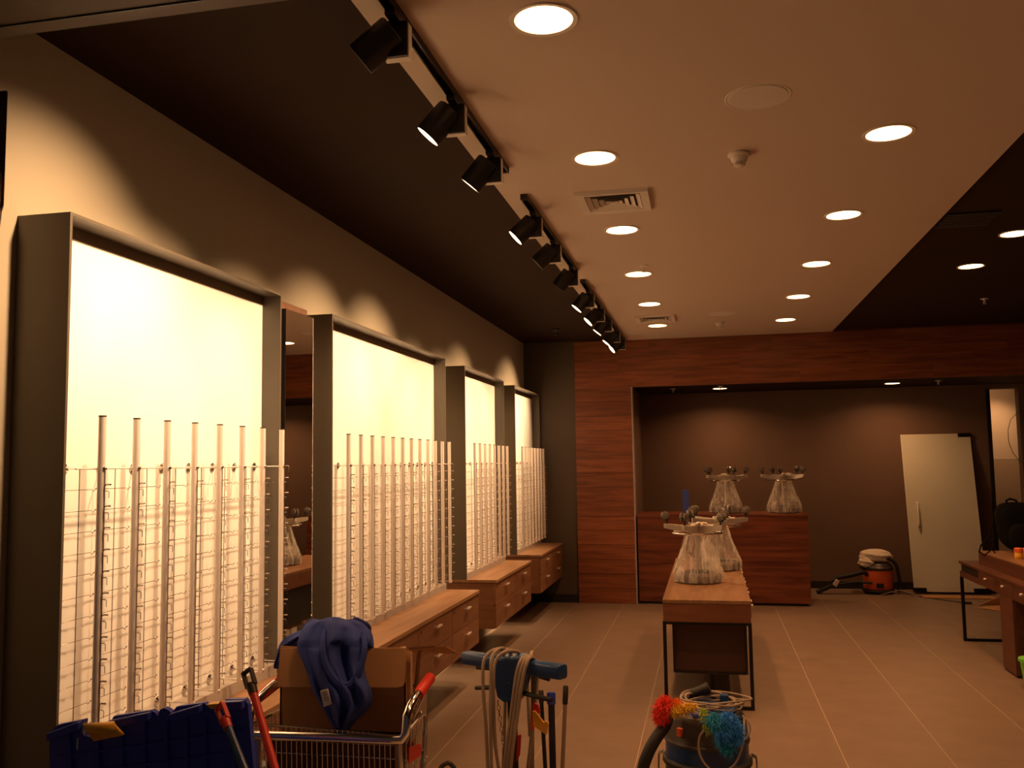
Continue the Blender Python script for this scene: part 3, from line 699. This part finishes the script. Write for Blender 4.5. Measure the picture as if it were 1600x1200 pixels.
lid = MB().prism([L_(*q) for q in top_l], (0, .018, 0)).build('lid', 'blue_plastic', t)
rim = MB()
for a, b in (((80, 1143), (130, 1125)), ((174, 1124), (238, 1110.5)), ((270, 1113), (318, 1098.5)), ((351, 1094), (384, 1092.5))):
    A, B = L_(*a), L_(*b); MB().prism([A, B, B+Vector((0, 0, -.022)), A+Vector((0, 0, -.022))], (0, -.022, 0)).build('lid_rim', 'blue_plastic', lid, bevel=.004)
ribs = MB()
for xa, xb in ((108, 116), (152, 158), (191, 193), (226, 228), (261, 262), (292, 293), (321, 322), (364, 368)):
    A = L_(xa, 1134 if xa < 180 else 1122); B = L_(xb, 1260); ribs.prism([A, A+Vector((.006, 0, 0)), B+Vector((.006, 0, 0)), B], (0, -.010, 0))
for ya, yb in ((1181, 1164), (1210, 1196)):
    A, B = L_(92, ya), L_(378, yb-24); ribs.prism([A, B, B+Vector((0, 0, -.005)), A+Vector((0, 0, -.005))], (0, -.008, 0))
ribs.build('lid_ribs', 'blue_plastic', lid)
crack = MB().prism([L_(*q) for q in ((131, 1127), (138, 1127), (134, 1134), (134, 1141), (132, 1149), (129, 1143), (130, 1137), (127, 1134))], (0, -.002, 0)).prism([L_(*q) for q in ((121, 1153), (123, 1153), (122, 1171), (120, 1170))], (0, -.002, 0)).build('crack_edge', 'white_gloss', lid)
cl = MB()
rows = []
for i in range(7):
    u = i/6
    a = L_(140+u*0, 1131).lerp(L_(164, 1149), u)+Vector((0, -.028-.018*math.sin(u*2.4), .012*math.sin(u*3.1)))
    b = L_(188, 1127).lerp(L_(209, 1140), u)+Vector((0, -.028-.018*math.sin(u*2.4), .012*math.sin(u*3.1)))
    rows.append([a, a.lerp(b, .5), b])
cl.grid(rows); o = cl.build('clip', 'yellow_plastic', t, smooth=True, fix=False)
md = o.modifiers.new('thick', 'SOLIDIFY'); md.thickness = .008
MB().prism([L_(*q) for q in ((322, 1101), (347, 1099), (347, 1105), (329, 1107))], (0, .03, 0)).build('clip', 'yellow_plastic', t)
# two mop poles
def pole(name, lab, p0, p1, mat, gmat, r, grip, hollow=True):
    t = thing(name, (p1.x, p1.y, 0), lab, 'pole')
    d = (p0-p1).normalized(); L = (p0-p1).length
    end = p1 + d*0
    MB().tube([end, p0-d*grip*.75], r, 14).build('shaft', mat, t, smooth=True)
    side = d.cross(Vector((0, -1, 0))).normalized(); nn = side.cross(d)
    g0 = p0-d*grip
    MB().tube([g0, g0+d*grip*.42], [r*1.12, r*1.3], 14).build('grip', gmat, t, smooth=True)
    lp = [g0+d*grip*.36-side*r*1.2, g0+d*grip*.98-side*r*1.2, g0+d*grip*.98+side*r*1.2, g0+d*grip*.36+side*r*1.2]
    bm_ = MB(); 
    for a, b in ((0, 1), (1, 2), (2, 3)): bm_.obox((lp[a]+lp[b])/2, (lp[b]-lp[a]), nn, (lp[b]-lp[a]).cross(nn), (lp[b]-lp[a]).length/2+r*.2, r*.7, r*.27)
    bm_.build('hanging_loop', gmat, t, bevel=.001)
    MB().obox(end+Vector((0, 0, .03)), (1, 0, 0), (0, 1, 0), (0, 0, 1), .12, .025, .03).build('mop_block', 'dark_plastic', t, bevel=.006)
    return t
def down_to(p, q, z):  # extend the line p->q to height z
    k = (z-p.z)/(q.z-p.z); return p+(q-p)*k
A0, A1 = at(386, 1048, 2.62), at(429, 1200, 2.48)
pole('mop_pole', 'red mop pole with dark looped grip leaning before the cardboard box', A0, down_to(A0, A1, .01), 'red_plastic', 'dark_plastic', .0125, at(386, 1048, 2.62).z-at(386, 1090, 2.62).z)
B0, B1 = at(343, 1103, 2.24), at(381, 1200, 2.12)
pole('mop_pole', 'dark blue mop pole with red looped grip leaning on the blue tub lid', B0, down_to(B0, B1, .01), 'blue_machine', 'red_plastic', .0105, at(343, 1103, 2.24).z-at(343, 1153, 2.24).z)

# trolley
cY = 2.86
def K(x, y, Y=cY): return at(x, y, Y)
xl, xrr = K(392, 1140).x, K(634, 1140).x
zr = K(500, 1137).z; zbsk = .50; yb_ = cY+.62
t = thing('shopping_trolley', ((xl+xrr)/2, cY+.3, 0), 'chrome wire trolley with red handle grips carrying the cardboard box', 'trolley')
rimm = MB().tube([(xl, cY, zr), (xrr, cY, zr-.008), (xrr-.12, yb_, zr-.008), (xl+.06, yb_, zr)], .006, 8, closed=True).build('basket_rim', 'chrome', t, smooth=True)
wires = MB()
n = 30
for i in range(n+1):
    x = xl+(xrr-xl)*i/n; wires.tube([(x, cY, zr-.004), (x, cY+.02, zbsk)], .0022, 5); xb = xl+.06+(xrr-.12-xl-.06)*i/n; wires.tube([(x, cY+.02, zbsk), (xb, yb_-.05, zbsk), (xb, yb_, zr-.004)], .0022, 5)
for i in range(1, 26):
    y = cY+(yb_-cY)*i/26
    for x, s in ((xl+.06*i/26, -1), (xrr-.12*i/26, 1)): wires.tube([(x, y, zr-.006), (x-s*.02, y, zbsk)], .0022, 5)
for k in range(1, 5):
    z = zr-(zr-zbsk)*k/4.5; wires.tube([(xl, cY+.01, z), (xrr, cY+.01, z), (xrr-.12, yb_-.02, z), (xl+.06, yb_-.02, z)], .0035, 6, closed=True)
wires.build('basket_wires', 'steel_wire', t)
MB().box(xl+.05, xrr-.04, cY+.012, cY+.016, zr-.30, zr-.05).build('seat_flap', 'dark_panel', t)
# raised side lattice on the right
q = MB()
sp = [K(640, 1137, 2.9), K(661, 1116, 3.35)]
q.tube([K(640, 1140, 2.88), K(650, 1128, 3.02), K(661, 1116, 3.25), K(664, 1120, 3.3), K(655, 1260, 3.2)], .006, 8)
q.tube([K(641, 1192, 2.9), K(660, 1171, 3.2)], .004, 6)
for i in range(7):
    u = i/6; a = K(643, 1136, 2.9).lerp(K(660, 1118, 3.25), u); b = Vector((a.x-.02, a.y, zbsk)); q.tube([a, b], .0024, 5)
q.build('side_lattice', 'chrome', t, smooth=True)
MB().prism([K(638, 1168, 2.87), K(656, 1161, 3.0), K(657, 1179, 3.0), K(638, 1193, 2.87)], (.004, -.002, 0)).build('coin_plate', 'red_plastic', t)
hb_ = [K(395, 1149, 2.78), K(520, 1152, 2.78), K(610, 1156, 2.78), K(628, 1155, 2.78), K(634, 1145, 2.78), K(635, 1120, 2.79), K(640, 1105, 2.82), K(648, 1090, 2.87), K(655, 1080, 2.92)]
hl = [K(430, 1068, 2.95), K(415, 1080, 2.9), K(402, 1092, 2.85), K(393, 1105, 2.82), K(389, 1125, 2.79), K(389, 1145, 2.78)]
MB().tube(hl+hb_, .0145, 12).build('handle_tube', 'chrome', t, smooth=True)
MB().tube([K(653, 1086, 2.9), K(663, 1072, 2.96), K(672, 1059, 3.02)], .019, 12).build('handle_grip', 'red_plastic', t, smooth=True)
MB().tube([K(402, 1091, 2.86), K(416, 1080, 2.91), K(434, 1066, 2.98)], .019, 12).build('handle_grip', 'red_plastic', t, smooth=True)
fr_ = MB()
for x, xq in ((xl+.02, xl+.08), (xrr-.02, xrr-.14)): fr_.tube([(x, cY+.0, zr-.03), (x, cY+.02, zbsk), (x, cY+.05, .16), (xq, yb_, .14)], .011, 8)
fr_.tube([(xl+.02, cY+.05, .16), (xrr-.02, cY+.05, .16)], .011, 8); fr_.build('frame', 'chrome', t, smooth=True)
for x, y in ((xl+.02, cY+.06), (xrr-.02, cY+.06), (xl+.08, yb_-.02), (xrr-.14, yb_-.02)):
    if 1:
        MB().lathe([(.05, -.012), (.055, 0), (.05, .012)], (x, y, .055), 18, (1, 0, 0)).tube([(x, y, .06), (x, y, .15)], .009, 6).build('caster', 'black_rubber', t, smooth=True)
# cardboard box
qY = 3.0
def Q(x, y, Y=qY): return at(x, y, Y)
zx = Q(540, 1013).z; b0, b1 = Q(438, 1013).x, Q(634, 1013).x; bz = .508
t = thing('cardboard_box', ((b0+b1)/2, qY+.2, bz), 'open brown cardboard box with folded flaps standing in the wire trolley', 'box')
yb2 = qY+.40; k_ = .006
zb_ = zx-.088; c0, c1 = b0+.05, b1-.11
wl = MB()
for P4 in ([(b0, qY), (b1, qY), zx, zx, (0, k_, 0)], [(c0, yb2), (c1, yb2), zb_, zb_, (0, -k_, 0)], [(b0, qY), (c0, yb2), zx, zb_, (k_, 0, 0)], [(b1, qY), (c1, yb2), zx, zb_, (-k_, 0, 0)]):
    p_, q_, za, zc, dv = P4; wl.prism([(*p_, bz), (*q_, bz), (*q_, zc), (*p_, za)], dv)
wl.prism([(b0, qY, bz), (b1, qY, bz), (c1, yb2, bz), (c0, yb2, bz)], (0, 0, k_))
wl.build('box_walls', 'cardboard', t)
fp = [Q(439, 1012, qY-.008), Q(634, 1012, qY-.008), Q(633, 1066, qY-.05), Q(629, 1072, qY-.052), Q(622, 1074, qY-.053), Q(434, 1073, qY-.053)]
MB().prism(fp, (0, -.005, 0)).build('flap', 'cardboard', t)
MB().prism([Q(639, 1012, qY+.01), Q(680, 1009, qY+.02), Q(698, 1009, qY+.05), Q(716, 1019, qY+.16), Q(700, 1019.5, qY+.26), Q(646, 1017, qY+.30)], (0, 0, -.005)).build('flap', 'cardboard', t)
MB().prism([Q(652, 1017, qY+.10), Q(658, 1016, qY+.12), Q(654, 1062, qY+.10), Q(650, 1085, qY+.08), Q(646, 1085, qY+.08)], (0, .004, 0)).build('inner_flap', 'cardboard_in', t)
MB().prism([(b0, qY+.03, zx), (c0-.005, yb2-.03, zb_), (c0-.045, yb2-.05, zb_-.15), (b0-.04, qY+.05, zx-.15)], (-.004, 0, 0)).build('flap', 'cardboard', t)
MB().prism([(c0+.01, yb2, zb_), (c1-.01, yb2, zb_), (c1-.03, yb2+.05, zb_-.14), (c0+.03, yb2+.05, zb_-.14)], (0, .005, 0)).build('flap', 'cardboard', t)
MB().box(c0+.02, c1-.02, qY+.03, yb2-.03, bz+.01, zb_-.06).build('packed_contents', 'cardboard_in', t)
# blue sweatshirt over the box
rowsdef = [  # pixel y, left x, right x, depth, bulge
    (1004, 470, 572, 3.30, .00), (980, 475, 578, 3.26, .02), (968, 486, 560, 3.20, .03), (967, 490, 552, 3.14, .03), (973, 480, 566, 3.08, .035), (984, 472, 577, 3.035, .035), (1000, 466, 580, 2.985, .04), (1015, 465, 573, 2.965, .045),
    (1040, 475, 570, 2.945, .05), (1060, 482, 573, 2.935, .055), (1078, 488, 580, 2.925, .055), (1096, 497, 582, 2.922, .05), (1112, 506, 572, 2.922, .045), (1128, 515, 556, 2.924, .035), (1140, 522, 546, 2.926, .02), (1148, 530, 539, 2.928, .008)]
def interp_rows(defs, m):
    out = []
    for i in range((len(defs)-1)*m+1):
        a = min(i//m, len(defs)-2); u = (i-a*m)/m
        p0, p1, p2, p3 = defs[max(a-1, 0)], defs[a], defs[a+1], defs[min(a+2, len(defs)-1)]
        out.append(tuple(.5*((2*b)+(c-a_)*u+(2*a_-5*b+4*c-d)*u*u+(-a_+3*b-3*c+d)*u**3) for a_, b, c, d in zip(p0, p1, p2, p3)))
    return out
sw = MB(); rows = []; NU = 70
RI = interp_rows(rowsdef, 6)
for j, (py, xa, xb, Yd, bul) in enumerate(RI):
    v = j/(len(RI)-1); row = []
    for i in range(NU+1):
        u = i/NU
        fold = .012*math.sin(u*13+v*5)+.008*math.sin(u*23-v*9+1)+.016*math.exp(-((u-.42-.25*v)/.07)**2)-.045*math.exp(-((u-.60)/.17)**2)*math.exp(-((v-.50)/.13)**2)+.020*noise.noise(Vector((u*4.2+v*2.2, v*6, 1.3)))+.010*noise.noise(Vector((u*11+v*3, v*10, 4.1)))
        env = math.sin(math.pi*u)**.5 if 0 < u < 1 else 0
        p = at(xa+(xb-xa)*u, py, Yd-bul*env-fold*env*1.1)
        if j < 42: p.z += .006*math.sin(u*9+v*20)*env
        row.append(p)
    rows.append(row)
sw.grid(rows)
# lobe over the left side of the box
lobe = [(985, 468, 492, 3.10, .02), (993, 452, 490, 3.06, .03), (1002, 440, 486, 3.05, .03), (1014, 434, 470, 3.06, .025), (1030, 431, 446, 3.07, .015), (1045, 430, 437, 3.08, .005)]
rows = []
for j, (py, xa, xb, Yd, bul) in enumerate(interp_rows(lobe, 4)):
    rows.append([at(xa+(xb-xa)*i/16, py, Yd-bul*math.sin(math.pi*i/16)-.006*math.sin(i*.9+j*.5)) for i in range(17)])
sw.grid(rows)
rb = [(983, 560, 578, 3.05, .015), (992, 562, 582, 3.03, .015), (1003, 566, 584, 3.0, .012), (1012, 570, 584, 2.99, .006)]
rows = []
for j, (py, xa, xb, Yd, bul) in enumerate(interp_rows(rb, 3)):
    rows.append([at(xa+(xb-xa)*i/8, py, Yd-bul*math.sin(math.pi*i/8)) for i in range(9)])
sw.grid(rows)
cpos = at(530, 1060, 2.95)
t = thing('sweatshirt', (cpos.x, 3.05, zx), 'crumpled blue sweatshirt draped over the open cardboard box', 'sweatshirt')
o = sw.build('fabric', 'blue_fabric', t, smooth=True, fix=False)
md = o.modifiers.new('thick', 'SOLIDIFY'); md.thickness = .007; md.offset = 1
# hood / neck opening roll
ring = [at(x, y, Y) for x, y, Y in ((507, 985, 3.0), (504, 1010, 2.93), (510, 1040, 2.90), (528, 1066, 2.885), (548, 1070, 2.885), (562, 1046, 2.90), (570, 1012, 2.93), (566, 990, 2.98))]
def smooth_path(p, m=5):
    return [Vector(q) for q in interp_rows([tuple(v) for v in p], m)]
MB().tube(smooth_path(ring), [.006+.008*math.sin(math.pi*i/35) for i in range(36)], 8).build('hood_seam', 'blue_fabric', t, smooth=True)
dq = lambda x, y: at(x, y, 2.862)
lab = MB().prism([dq(500, 1080), dq(511, 1077), dq(518, 1100), dq(506, 1105)], (0, .01, 0)).build('care_label', 'tag_white', t)
st = MB()
for pth in (((503, 1083), (509, 1082)), ((504, 1086), (510, 1085)), ((505, 1092), (508, 1089), (509, 1092), (506, 1096)), ((510, 1091), (513, 1089), (513, 1092), (511, 1095))):
    st.tube([dq(*p)-Vector((0, .001, 0)) for p in pth], .0007, 4)
st.build('label_print', 'black_matte', lab)
bg = blob(at(430, 1207, 2.95), .075, .05, .05, 2.0, noise=.12, seed=5)
tag(bg.base('plastic_bag', 'bag_film', at(430, 1222, 2.95), smooth=True), 'crumpled grey plastic bag in the trolley basket', 'bag')

# floor polisher with cable
def V(x, y, Y): return at(x, y, Y)
t = thing('floor_polisher', (V(795, 1150, 3.62).x, 3.7, 0), 'blue floor polisher handle wound with grey cable', 'floor polisher')
hA, hB = V(727, 1027, 3.78), V(880, 1050, 3.52)
dx_ = (hB-hA).normalized(); 
def roundbar(a, b, wv, hv, n=5):
    d = (b-a).normalized(); up = Vector((0, 0, 1)); up = (up-d*up.dot(d)).normalized(); sd = d.cross(up); m = MB(); rows = []
    prof = []
    for k in range(20):
        an = 2*math.pi*k/20; c, s = math.cos(an), math.sin(an); prof.append((math.copysign(abs(c)**.45, c), math.copysign(abs(s)**.45, s)))
    prof.append(prof[0])
    for u, sc in ((0, .80), (.012, .95), (.04, 1), (.96, 1), (.988, .95), (1, .80)):
        c = a.lerp(b, u); rows.append([c+sd*p*wv*sc+up*q*hv*sc for p, q in prof])
    m.grid(rows); m.f.append(tuple(range(20))); m.f.append(tuple(5*21+k for k in range(20))); return m
roundbar(hA, hA.lerp(hB, .36), .030, .026).build('grip', 'blue_machine', t, smooth=True)
roundbar(hA.lerp(hB, .64), hB, .030, .028).build('grip', 'blue_machine', t, smooth=True)
cb0 = [V(765, 1030, 3.66), V(818, 1026, 3.60), V(822, 1055, 3.60), V(812, 1096, 3.62), V(786, 1098, 3.64), V(776, 1090, 3.65), V(768, 1050, 3.66)]
MB().prism(cb0, (.01, .09, 0)).build('switch_box', 'blue_machine', t, bevel=.008)
MB().prism([V(743, 1040, 3.74), V(768, 1042, 3.69), V(768, 1048, 3.69), V(744, 1046, 3.74)], (0, .03, 0)).prism([V(838, 1056, 3.59), V(858, 1058, 3.55), V(858, 1065, 3.55), V(842, 1060, 3.58)], (0, .03, 0)).build('trigger', 'dark_plastic', t)
p0, p1 = V(800, 1094, 3.68), V(803, 1200, 3.72)
MB().tube([p0, down_to(p0, p1, .25)], .020, 12).build('post', 'black_metal', t, smooth=True)
pb = down_to(p0, p1, .25)
MB().lathe([(.20, .02), (.21, .05), (.21, .13), (.16, .18), (.09, .26)], (pb.x, pb.y, 0), 32).build('motor_housing', 'blue_machine', t, smooth=True)
MB().lathe([(.205, 0), (.205, .02)], (pb.x, pb.y, 0), 32).build('brush', 'black_rubber', t, smooth=True)
MB().tube([V(743, 1075, 3.70), V(768, 1074, 3.68)], [.008, .010], 8).build('cable_hook', 'black_matte', t, smooth=True)
MB().tube([V(818, 1083, 3.64), V(862, 1094, 3.58)], .010, 8).build('cable_hook', 'black_matte', t, smooth=True)
MB().sphere(V(795.5, 1066, 3.635), .007, 8).build('screw', 'chrome', t, smooth=True)
cab = MB()
for path in ([(764, 1260, 3.60), (760, 1150, 3.60), (755, 1080, 3.61), (755, 1040, 3.62), (761, 1023, 3.64), (775, 1015, 3.68), (786, 1018, 3.74), (790, 1060, 3.78), (786, 1200, 3.78)],
             [(769, 1260, 3.585), (767, 1150, 3.585), (767, 1060, 3.59), (768, 1030, 3.605), (776, 1016, 3.64), (788, 1015, 3.70), (800, 1040, 3.76), (800, 1260, 3.78)],
             [(790, 1260, 3.60), (776, 1180, 3.60), (772, 1130, 3.60), (771, 1060, 3.59), (774, 1034, 3.6), (786, 1020, 3.62), (800, 1017, 3.66), (812, 1022, 3.70), (822, 1050, 3.76), (828, 1150, 3.78)],
             [(783, 1260, 3.56), (790, 1180, 3.55), (798, 1120, 3.55), (806, 1060, 3.55), (812, 1036, 3.56), (820, 1026, 3.59), (829, 1026, 3.64), (832, 1040, 3.70), (832, 1260, 3.74)],
             [(787, 1260, 3.555), (795, 1180, 3.545), (803, 1120, 3.545), (811, 1062, 3.545), (818, 1036, 3.555), (825, 1026, 3.59), (834, 1030, 3.66), (836, 1060, 3.70), (826, 1260, 3.74)],
             [(792, 1260, 3.55), (800, 1180, 3.54), (808, 1120, 3.54), (816, 1064, 3.54), (823, 1036, 3.55), (830, 1027, 3.59), (838, 1040, 3.66), (838, 1080, 3.68), (818, 1260, 3.70)]):
    cab.tube(smooth_path([at(*q) for q in path], 5), .0074, 8)
cab.build('power_cable', 'cable_grey', t, smooth=True)
ch = None
for k in range(9):
    c = V(778+k*1.1, 1098+k*8.2, 3.585); m = MB()
    w = Vector((1, 0, 0)) if k % 2 else Vector((0, 1, 0))
    m.tube([c+w*.006*math.cos(a*math.pi/4)+Vector((0, 0, 1))*.011*math.sin(a*math.pi/4) for a in range(8)], .0018, 5, closed=True)
    m.build('chain_link', 'steel_wire', t)
MB().prism([V(832, 1112, 3.60), V(836, 1112, 3.60), V(849, 1129, 3.60), V(854, 1127, 3.60), V(857, 1131, 3.60), V(853, 1148, 3.60), V(833, 1134, 3.60)], (0, .015, 0)).build('wall_clip', 'yellow_plastic', t)
MB().prism([V(834, 1099, 3.63), V(840, 1101, 3.63), V(844, 1112, 3.63), V(838, 1123, 3.63), V(833, 1140, 3.63), V(829, 1144, 3.63), V(830, 1112, 3.63)], (0, .012, 0)).prism([V(808, 1150, 3.62), V(814, 1148, 3.62), V(812, 1180, 3.62), V(806, 1192, 3.62)], (0, .012, 0)).build('warning_tag', 'red_plastic', t)
# three sticks beside it
def stick(lab, a, b, r, mat, gmat, gl, extra=None):
    t = thing('broom_stick', (b.x, b.y, 0), lab, 'stick', 'broom sticks by the polisher')
    d = (a-b).normalized()
    MB().tube([b, a-d*gl], r, 12).build('shaft', mat, t, smooth=True)
    MB().tube([a-d*gl, a-d*gl*.9, a-d*gl*.08, a], [r*1.05, r*1.35, r*1.35, r*1.0], 12).build('grip', gmat, t, smooth=True)
    MB().obox(b+Vector((0, 0, .035)), (1, .2, 0), (-.2, 1, 0), (0, 0, 1), .09, .02, .035).build('brush_head', 'dark_plastic', t, bevel=.005)
def to_floor(a, b): return down_to(a, b, .005)
a, b = V(845, 1078, 3.80), V(852, 1200, 3.74); stick('thin black stick, leftmost of the three beside the polisher', a, to_floor(a, b), .0085, 'black_matte', 'dark_plastic', .05)
a, b = V(861, 1081, 3.74), V(864, 1200, 3.66); stick('thick black stick with blue tip, middle one beside the polisher', a, to_floor(a, b), .0135, 'black_matte', 'blue_plastic', .05)
a, b = V(884, 1071, 3.80), V(879, 1200, 3.72); stick('bent silver stick with black grip, rightmost beside the polisher', a, to_floor(a, b), .0085, 'stick_silver', 'black_rubber', .075)
# small object edge at the bottom
sc = at(700, 1198, 3.6)
bt = at(709, 1206, 3.6)
tag(MB().tube(smooth_path([at(686, 1210, 3.6), at(690, 1198, 3.6), at(700, 1192, 3.6), at(708, 1198, 3.6), bt, Vector((bt.x, 3.61, .3)), Vector((bt.x, 3.62, 0))], 5), .010, 8).base('bent_tube', 'dark_plastic', (bt.x, 3.62, 0), smooth=True), 'dark curved tube end peeking up beside the trolley', 'tube')

# wet vacuum in front of the table
nv = Vector((at(1104, 1150, 4.35).x, 4.35, 0)); R = .183
zt = at(1104, 1112, 4.35).z
t = thing('wet_vacuum', nv, 'black and blue wet vacuum cleaner in front of the long table', 'vacuum cleaner')
MB().lathe([(.17, .09), (R*1.02, .12), (R*1.05, zt-.30), (R*1.03, zt-.23)], nv, 40).build('drum', 'dark_plastic', t, smooth=True)
MB().lathe([(R*1.06, zt-.225), (R*1.10, zt-.215), (R*1.10, zt-.200), (R*1.04, zt-.19)], nv, 40).build('drum_rim', 'black_rubber', t, smooth=True)
MB().lathe([(R*1.02, zt-.19), (R*1.01, zt-.12)], nv, 40).build('blue_band', 'blue_machine', t, smooth=True)
MB().lathe([(R*1.04, zt-.122), (R*1.06, zt-.11), (R*1.02, zt-.10), (R*.97, zt-.02), (R*.90, zt+.005), (R*.80, zt+.012)], nv, 40).build('head', 'dark_plastic', t, smooth=True)
MB().lathe([(R*.78, zt+.010), (R*.72, zt+.026), (R*.30, zt+.034)], nv, 40).build('top_cover', 'blue_machine', t, smooth=True)
MB().obox(nv+Vector((-.01, -R*.55, zt+.022)), (1, 0, 0), (0, 1, .1), (0, -.1, 1), .048, .045, .009).build('filter_lid', 'blue_plastic', t, bevel=.004)
MB().obox(nv+Vector((-R*.62, -R*.80, zt-.055)), (.8, -.6, 0), (.6, .8, 0), (0, 0, 1), .013, .010, .018).build('switch', 'orange_plastic', t, bevel=.003)
MB().obox(nv+Vector((.085, .04, zt+.05)), (1, 0, 0), (0, 1, 0), (0, 0, 1), .020, .02, .022).build('handle_post', 'blue_machine', t, bevel=.005)
for sgn in (-1, 1):
    lt = MB()
    for dy in (-.02, .01): lt.tube([nv+Vector((sgn*R*1.10, dy-.05, zt-.31)), nv+Vector((sgn*R*1.19, dy-.05, zt-.25)), nv+Vector((sgn*R*1.17, dy-.05, zt-.175)), nv+Vector((sgn*R*1.06, dy-.05, zt-.165))], .0042, 6)
    lt.build('latch', 'steel_wire', t, smooth=True)
MB().tube(smooth_path([at(1045, 1112, 4.20), at(1040, 1132, 4.14), at(1026, 1152, 4.10), at(1013, 1176, 4.08), at(1004, 1205, 4.08), at(1002, 1250, 4.10)], 5), .026, 12).build('hose', 'black_rubber', t, smooth=True)
MB().tube(smooth_path([at(1066, 1104, 4.40), at(1074, 1091, 4.42), at(1084, 1083, 4.42), at(1098, 1078, 4.42), at(1108, 1074, 4.42)], 4), [.022]*12+[.026]*5, 12).build('hose_elbow', 'black_rubber', t, smooth=True)
for k in range(5):
    a = k*2*math.pi/5; q = nv+Vector((.16*math.cos(a), .16*math.sin(a), .035)); MB().lathe([(.033, -.012), (.033, .012)], q, 14, (math.cos(a+1), math.sin(a+1), 0)).tube([q, q+Vector((0, 0, .08))], .009, 6).build('caster', 'black_rubber', t, smooth=True)
cd = MB(); rr = random.Random(11)
for k in range(6):
    pts = []; ox, oy, tl, sx = rr.uniform(-.025, .03), rr.uniform(-.02, .02), rr.uniform(-.5, .5), rr.uniform(.12, .165)
    for i in range(36):
        a = 2*math.pi*i/36
        u, v = sx*math.cos(a), (.085+.01*k)*math.sin(a)
        pts.append(nv+Vector((.03+ox+u*math.cos(tl)-v*math.sin(tl), -.02+oy+u*math.sin(tl)*.6+v*math.cos(tl), zt+.042+.005*k+.008*math.sin(a*2+k)+.010*math.sin(a+k*2.1))))
    cd.tube(pts, .0046, 6, closed=True)
cd.tube(smooth_path([at(1160, 1118, 4.2), at(1169, 1128, 4.18), at(1172, 1140, 4.17), at(1167, 1152, 4.16), at(1160, 1158, 4.16)], 5), .0046, 6)
cd.tube(smooth_path([at(1101, 1140, 4.12), at(1093, 1152, 4.11), at(1092, 1172, 4.10), at(1100, 1192, 4.10), at(1118, 1206, 4.10), at(1142, 1200, 4.10), at(1156, 1180, 4.11), at(1162, 1150, 4.13), at(1163, 1120, 4.18)], 6), .0048, 6)
cd.build('power_cable', 'cable_grey', t, smooth=True)
# rainbow feather duster lying across it
t = thing('feather_duster', at(1080, 1108, 4.16), 'rainbow coloured feather duster lying across the wet vacuum', 'feather duster')
axis = [at(*q) for q in ((1034, 1110, 4.12), (1050, 1108, 4.11), (1066, 1107, 4.11), (1082, 1106, 4.12), (1098, 1114, 4.10), (1112, 1122, 4.09), (1130, 1126, 4.08), (1146, 1132, 4.08))]
MB().tube(axis, .006, 8).build('stick', 'blue_plastic', t)
def fluff(name, mat, centers, n, ln, seed, droop=0):
    rnd = random.Random(seed); m = MB()
    for _ in range(n):
        c, spread = rnd.choice(centers); c = Vector(c)
        d = Vector((rnd.gauss(0, 1), rnd.gauss(0, 1)-.3, rnd.gauss(0, 1)-droop)).normalized()
        s = c+Vector((rnd.gauss(0, spread), rnd.gauss(0, spread*.6), rnd.gauss(0, spread)))
        l = ln*rnd.uniform(.6, 1.15); w = d.cross(Vector((rnd.gauss(0, 1), rnd.gauss(0, 1), rnd.gauss(0, 1)))).normalized()*rnd.uniform(.0007, .0016)
        mid = s+d*l*.6; e = s+d*l+Vector((0, 0, -l*.25))
        m._add([s-w, s+w, mid+w, mid-w, e], [(0, 1, 2, 3), (3, 2, 4)])
    m.build(name, mat, t, fix=False)
fluff('feathers_red', 'fluff_red', [(at(1035, 1108, 4.11), .014), (at(1032, 1120, 4.11), .012), (at(1040, 1100, 4.12), .012)], 2600, .032, 1)
fluff('feathers_orange', 'fluff_orange', [(at(1054, 1103, 4.12), .010), (at(1058, 1099, 4.14), .008)], 1100, .022, 2)
fluff('feathers_yellow', 'fluff_yellow', [(at(1056, 1112, 4.10), .008), (at(1066, 1108, 4.11), .009), (at(1076, 1105, 4.12), .009), (at(1084, 1106, 4.12), .006)], 2000, .020, 3)
fluff('feathers_lime', 'fluff_lime', [(at(1099, 1114, 4.10), .007), (at(1104, 1124, 4.09), .009), (at(1106, 1136, 4.09), .007)], 1100, .022, 4)
fluff('feathers_teal', 'fluff_teal', [(at(1114, 1126, 4.08), .012), (at(1124, 1134, 4.08), .014), (at(1132, 1156, 4.08), .014), (at(1136, 1168, 4.08), .008)], 3600, .030, 5, .3)
fluff('feathers_blue', 'fluff_blue', [(at(1138, 1126, 4.08), .014), (at(1148, 1138, 4.08), .014), (at(1150, 1152, 4.08), .010), (at(1130, 1146, 4.07), .012)], 3600, .030, 6, .3)
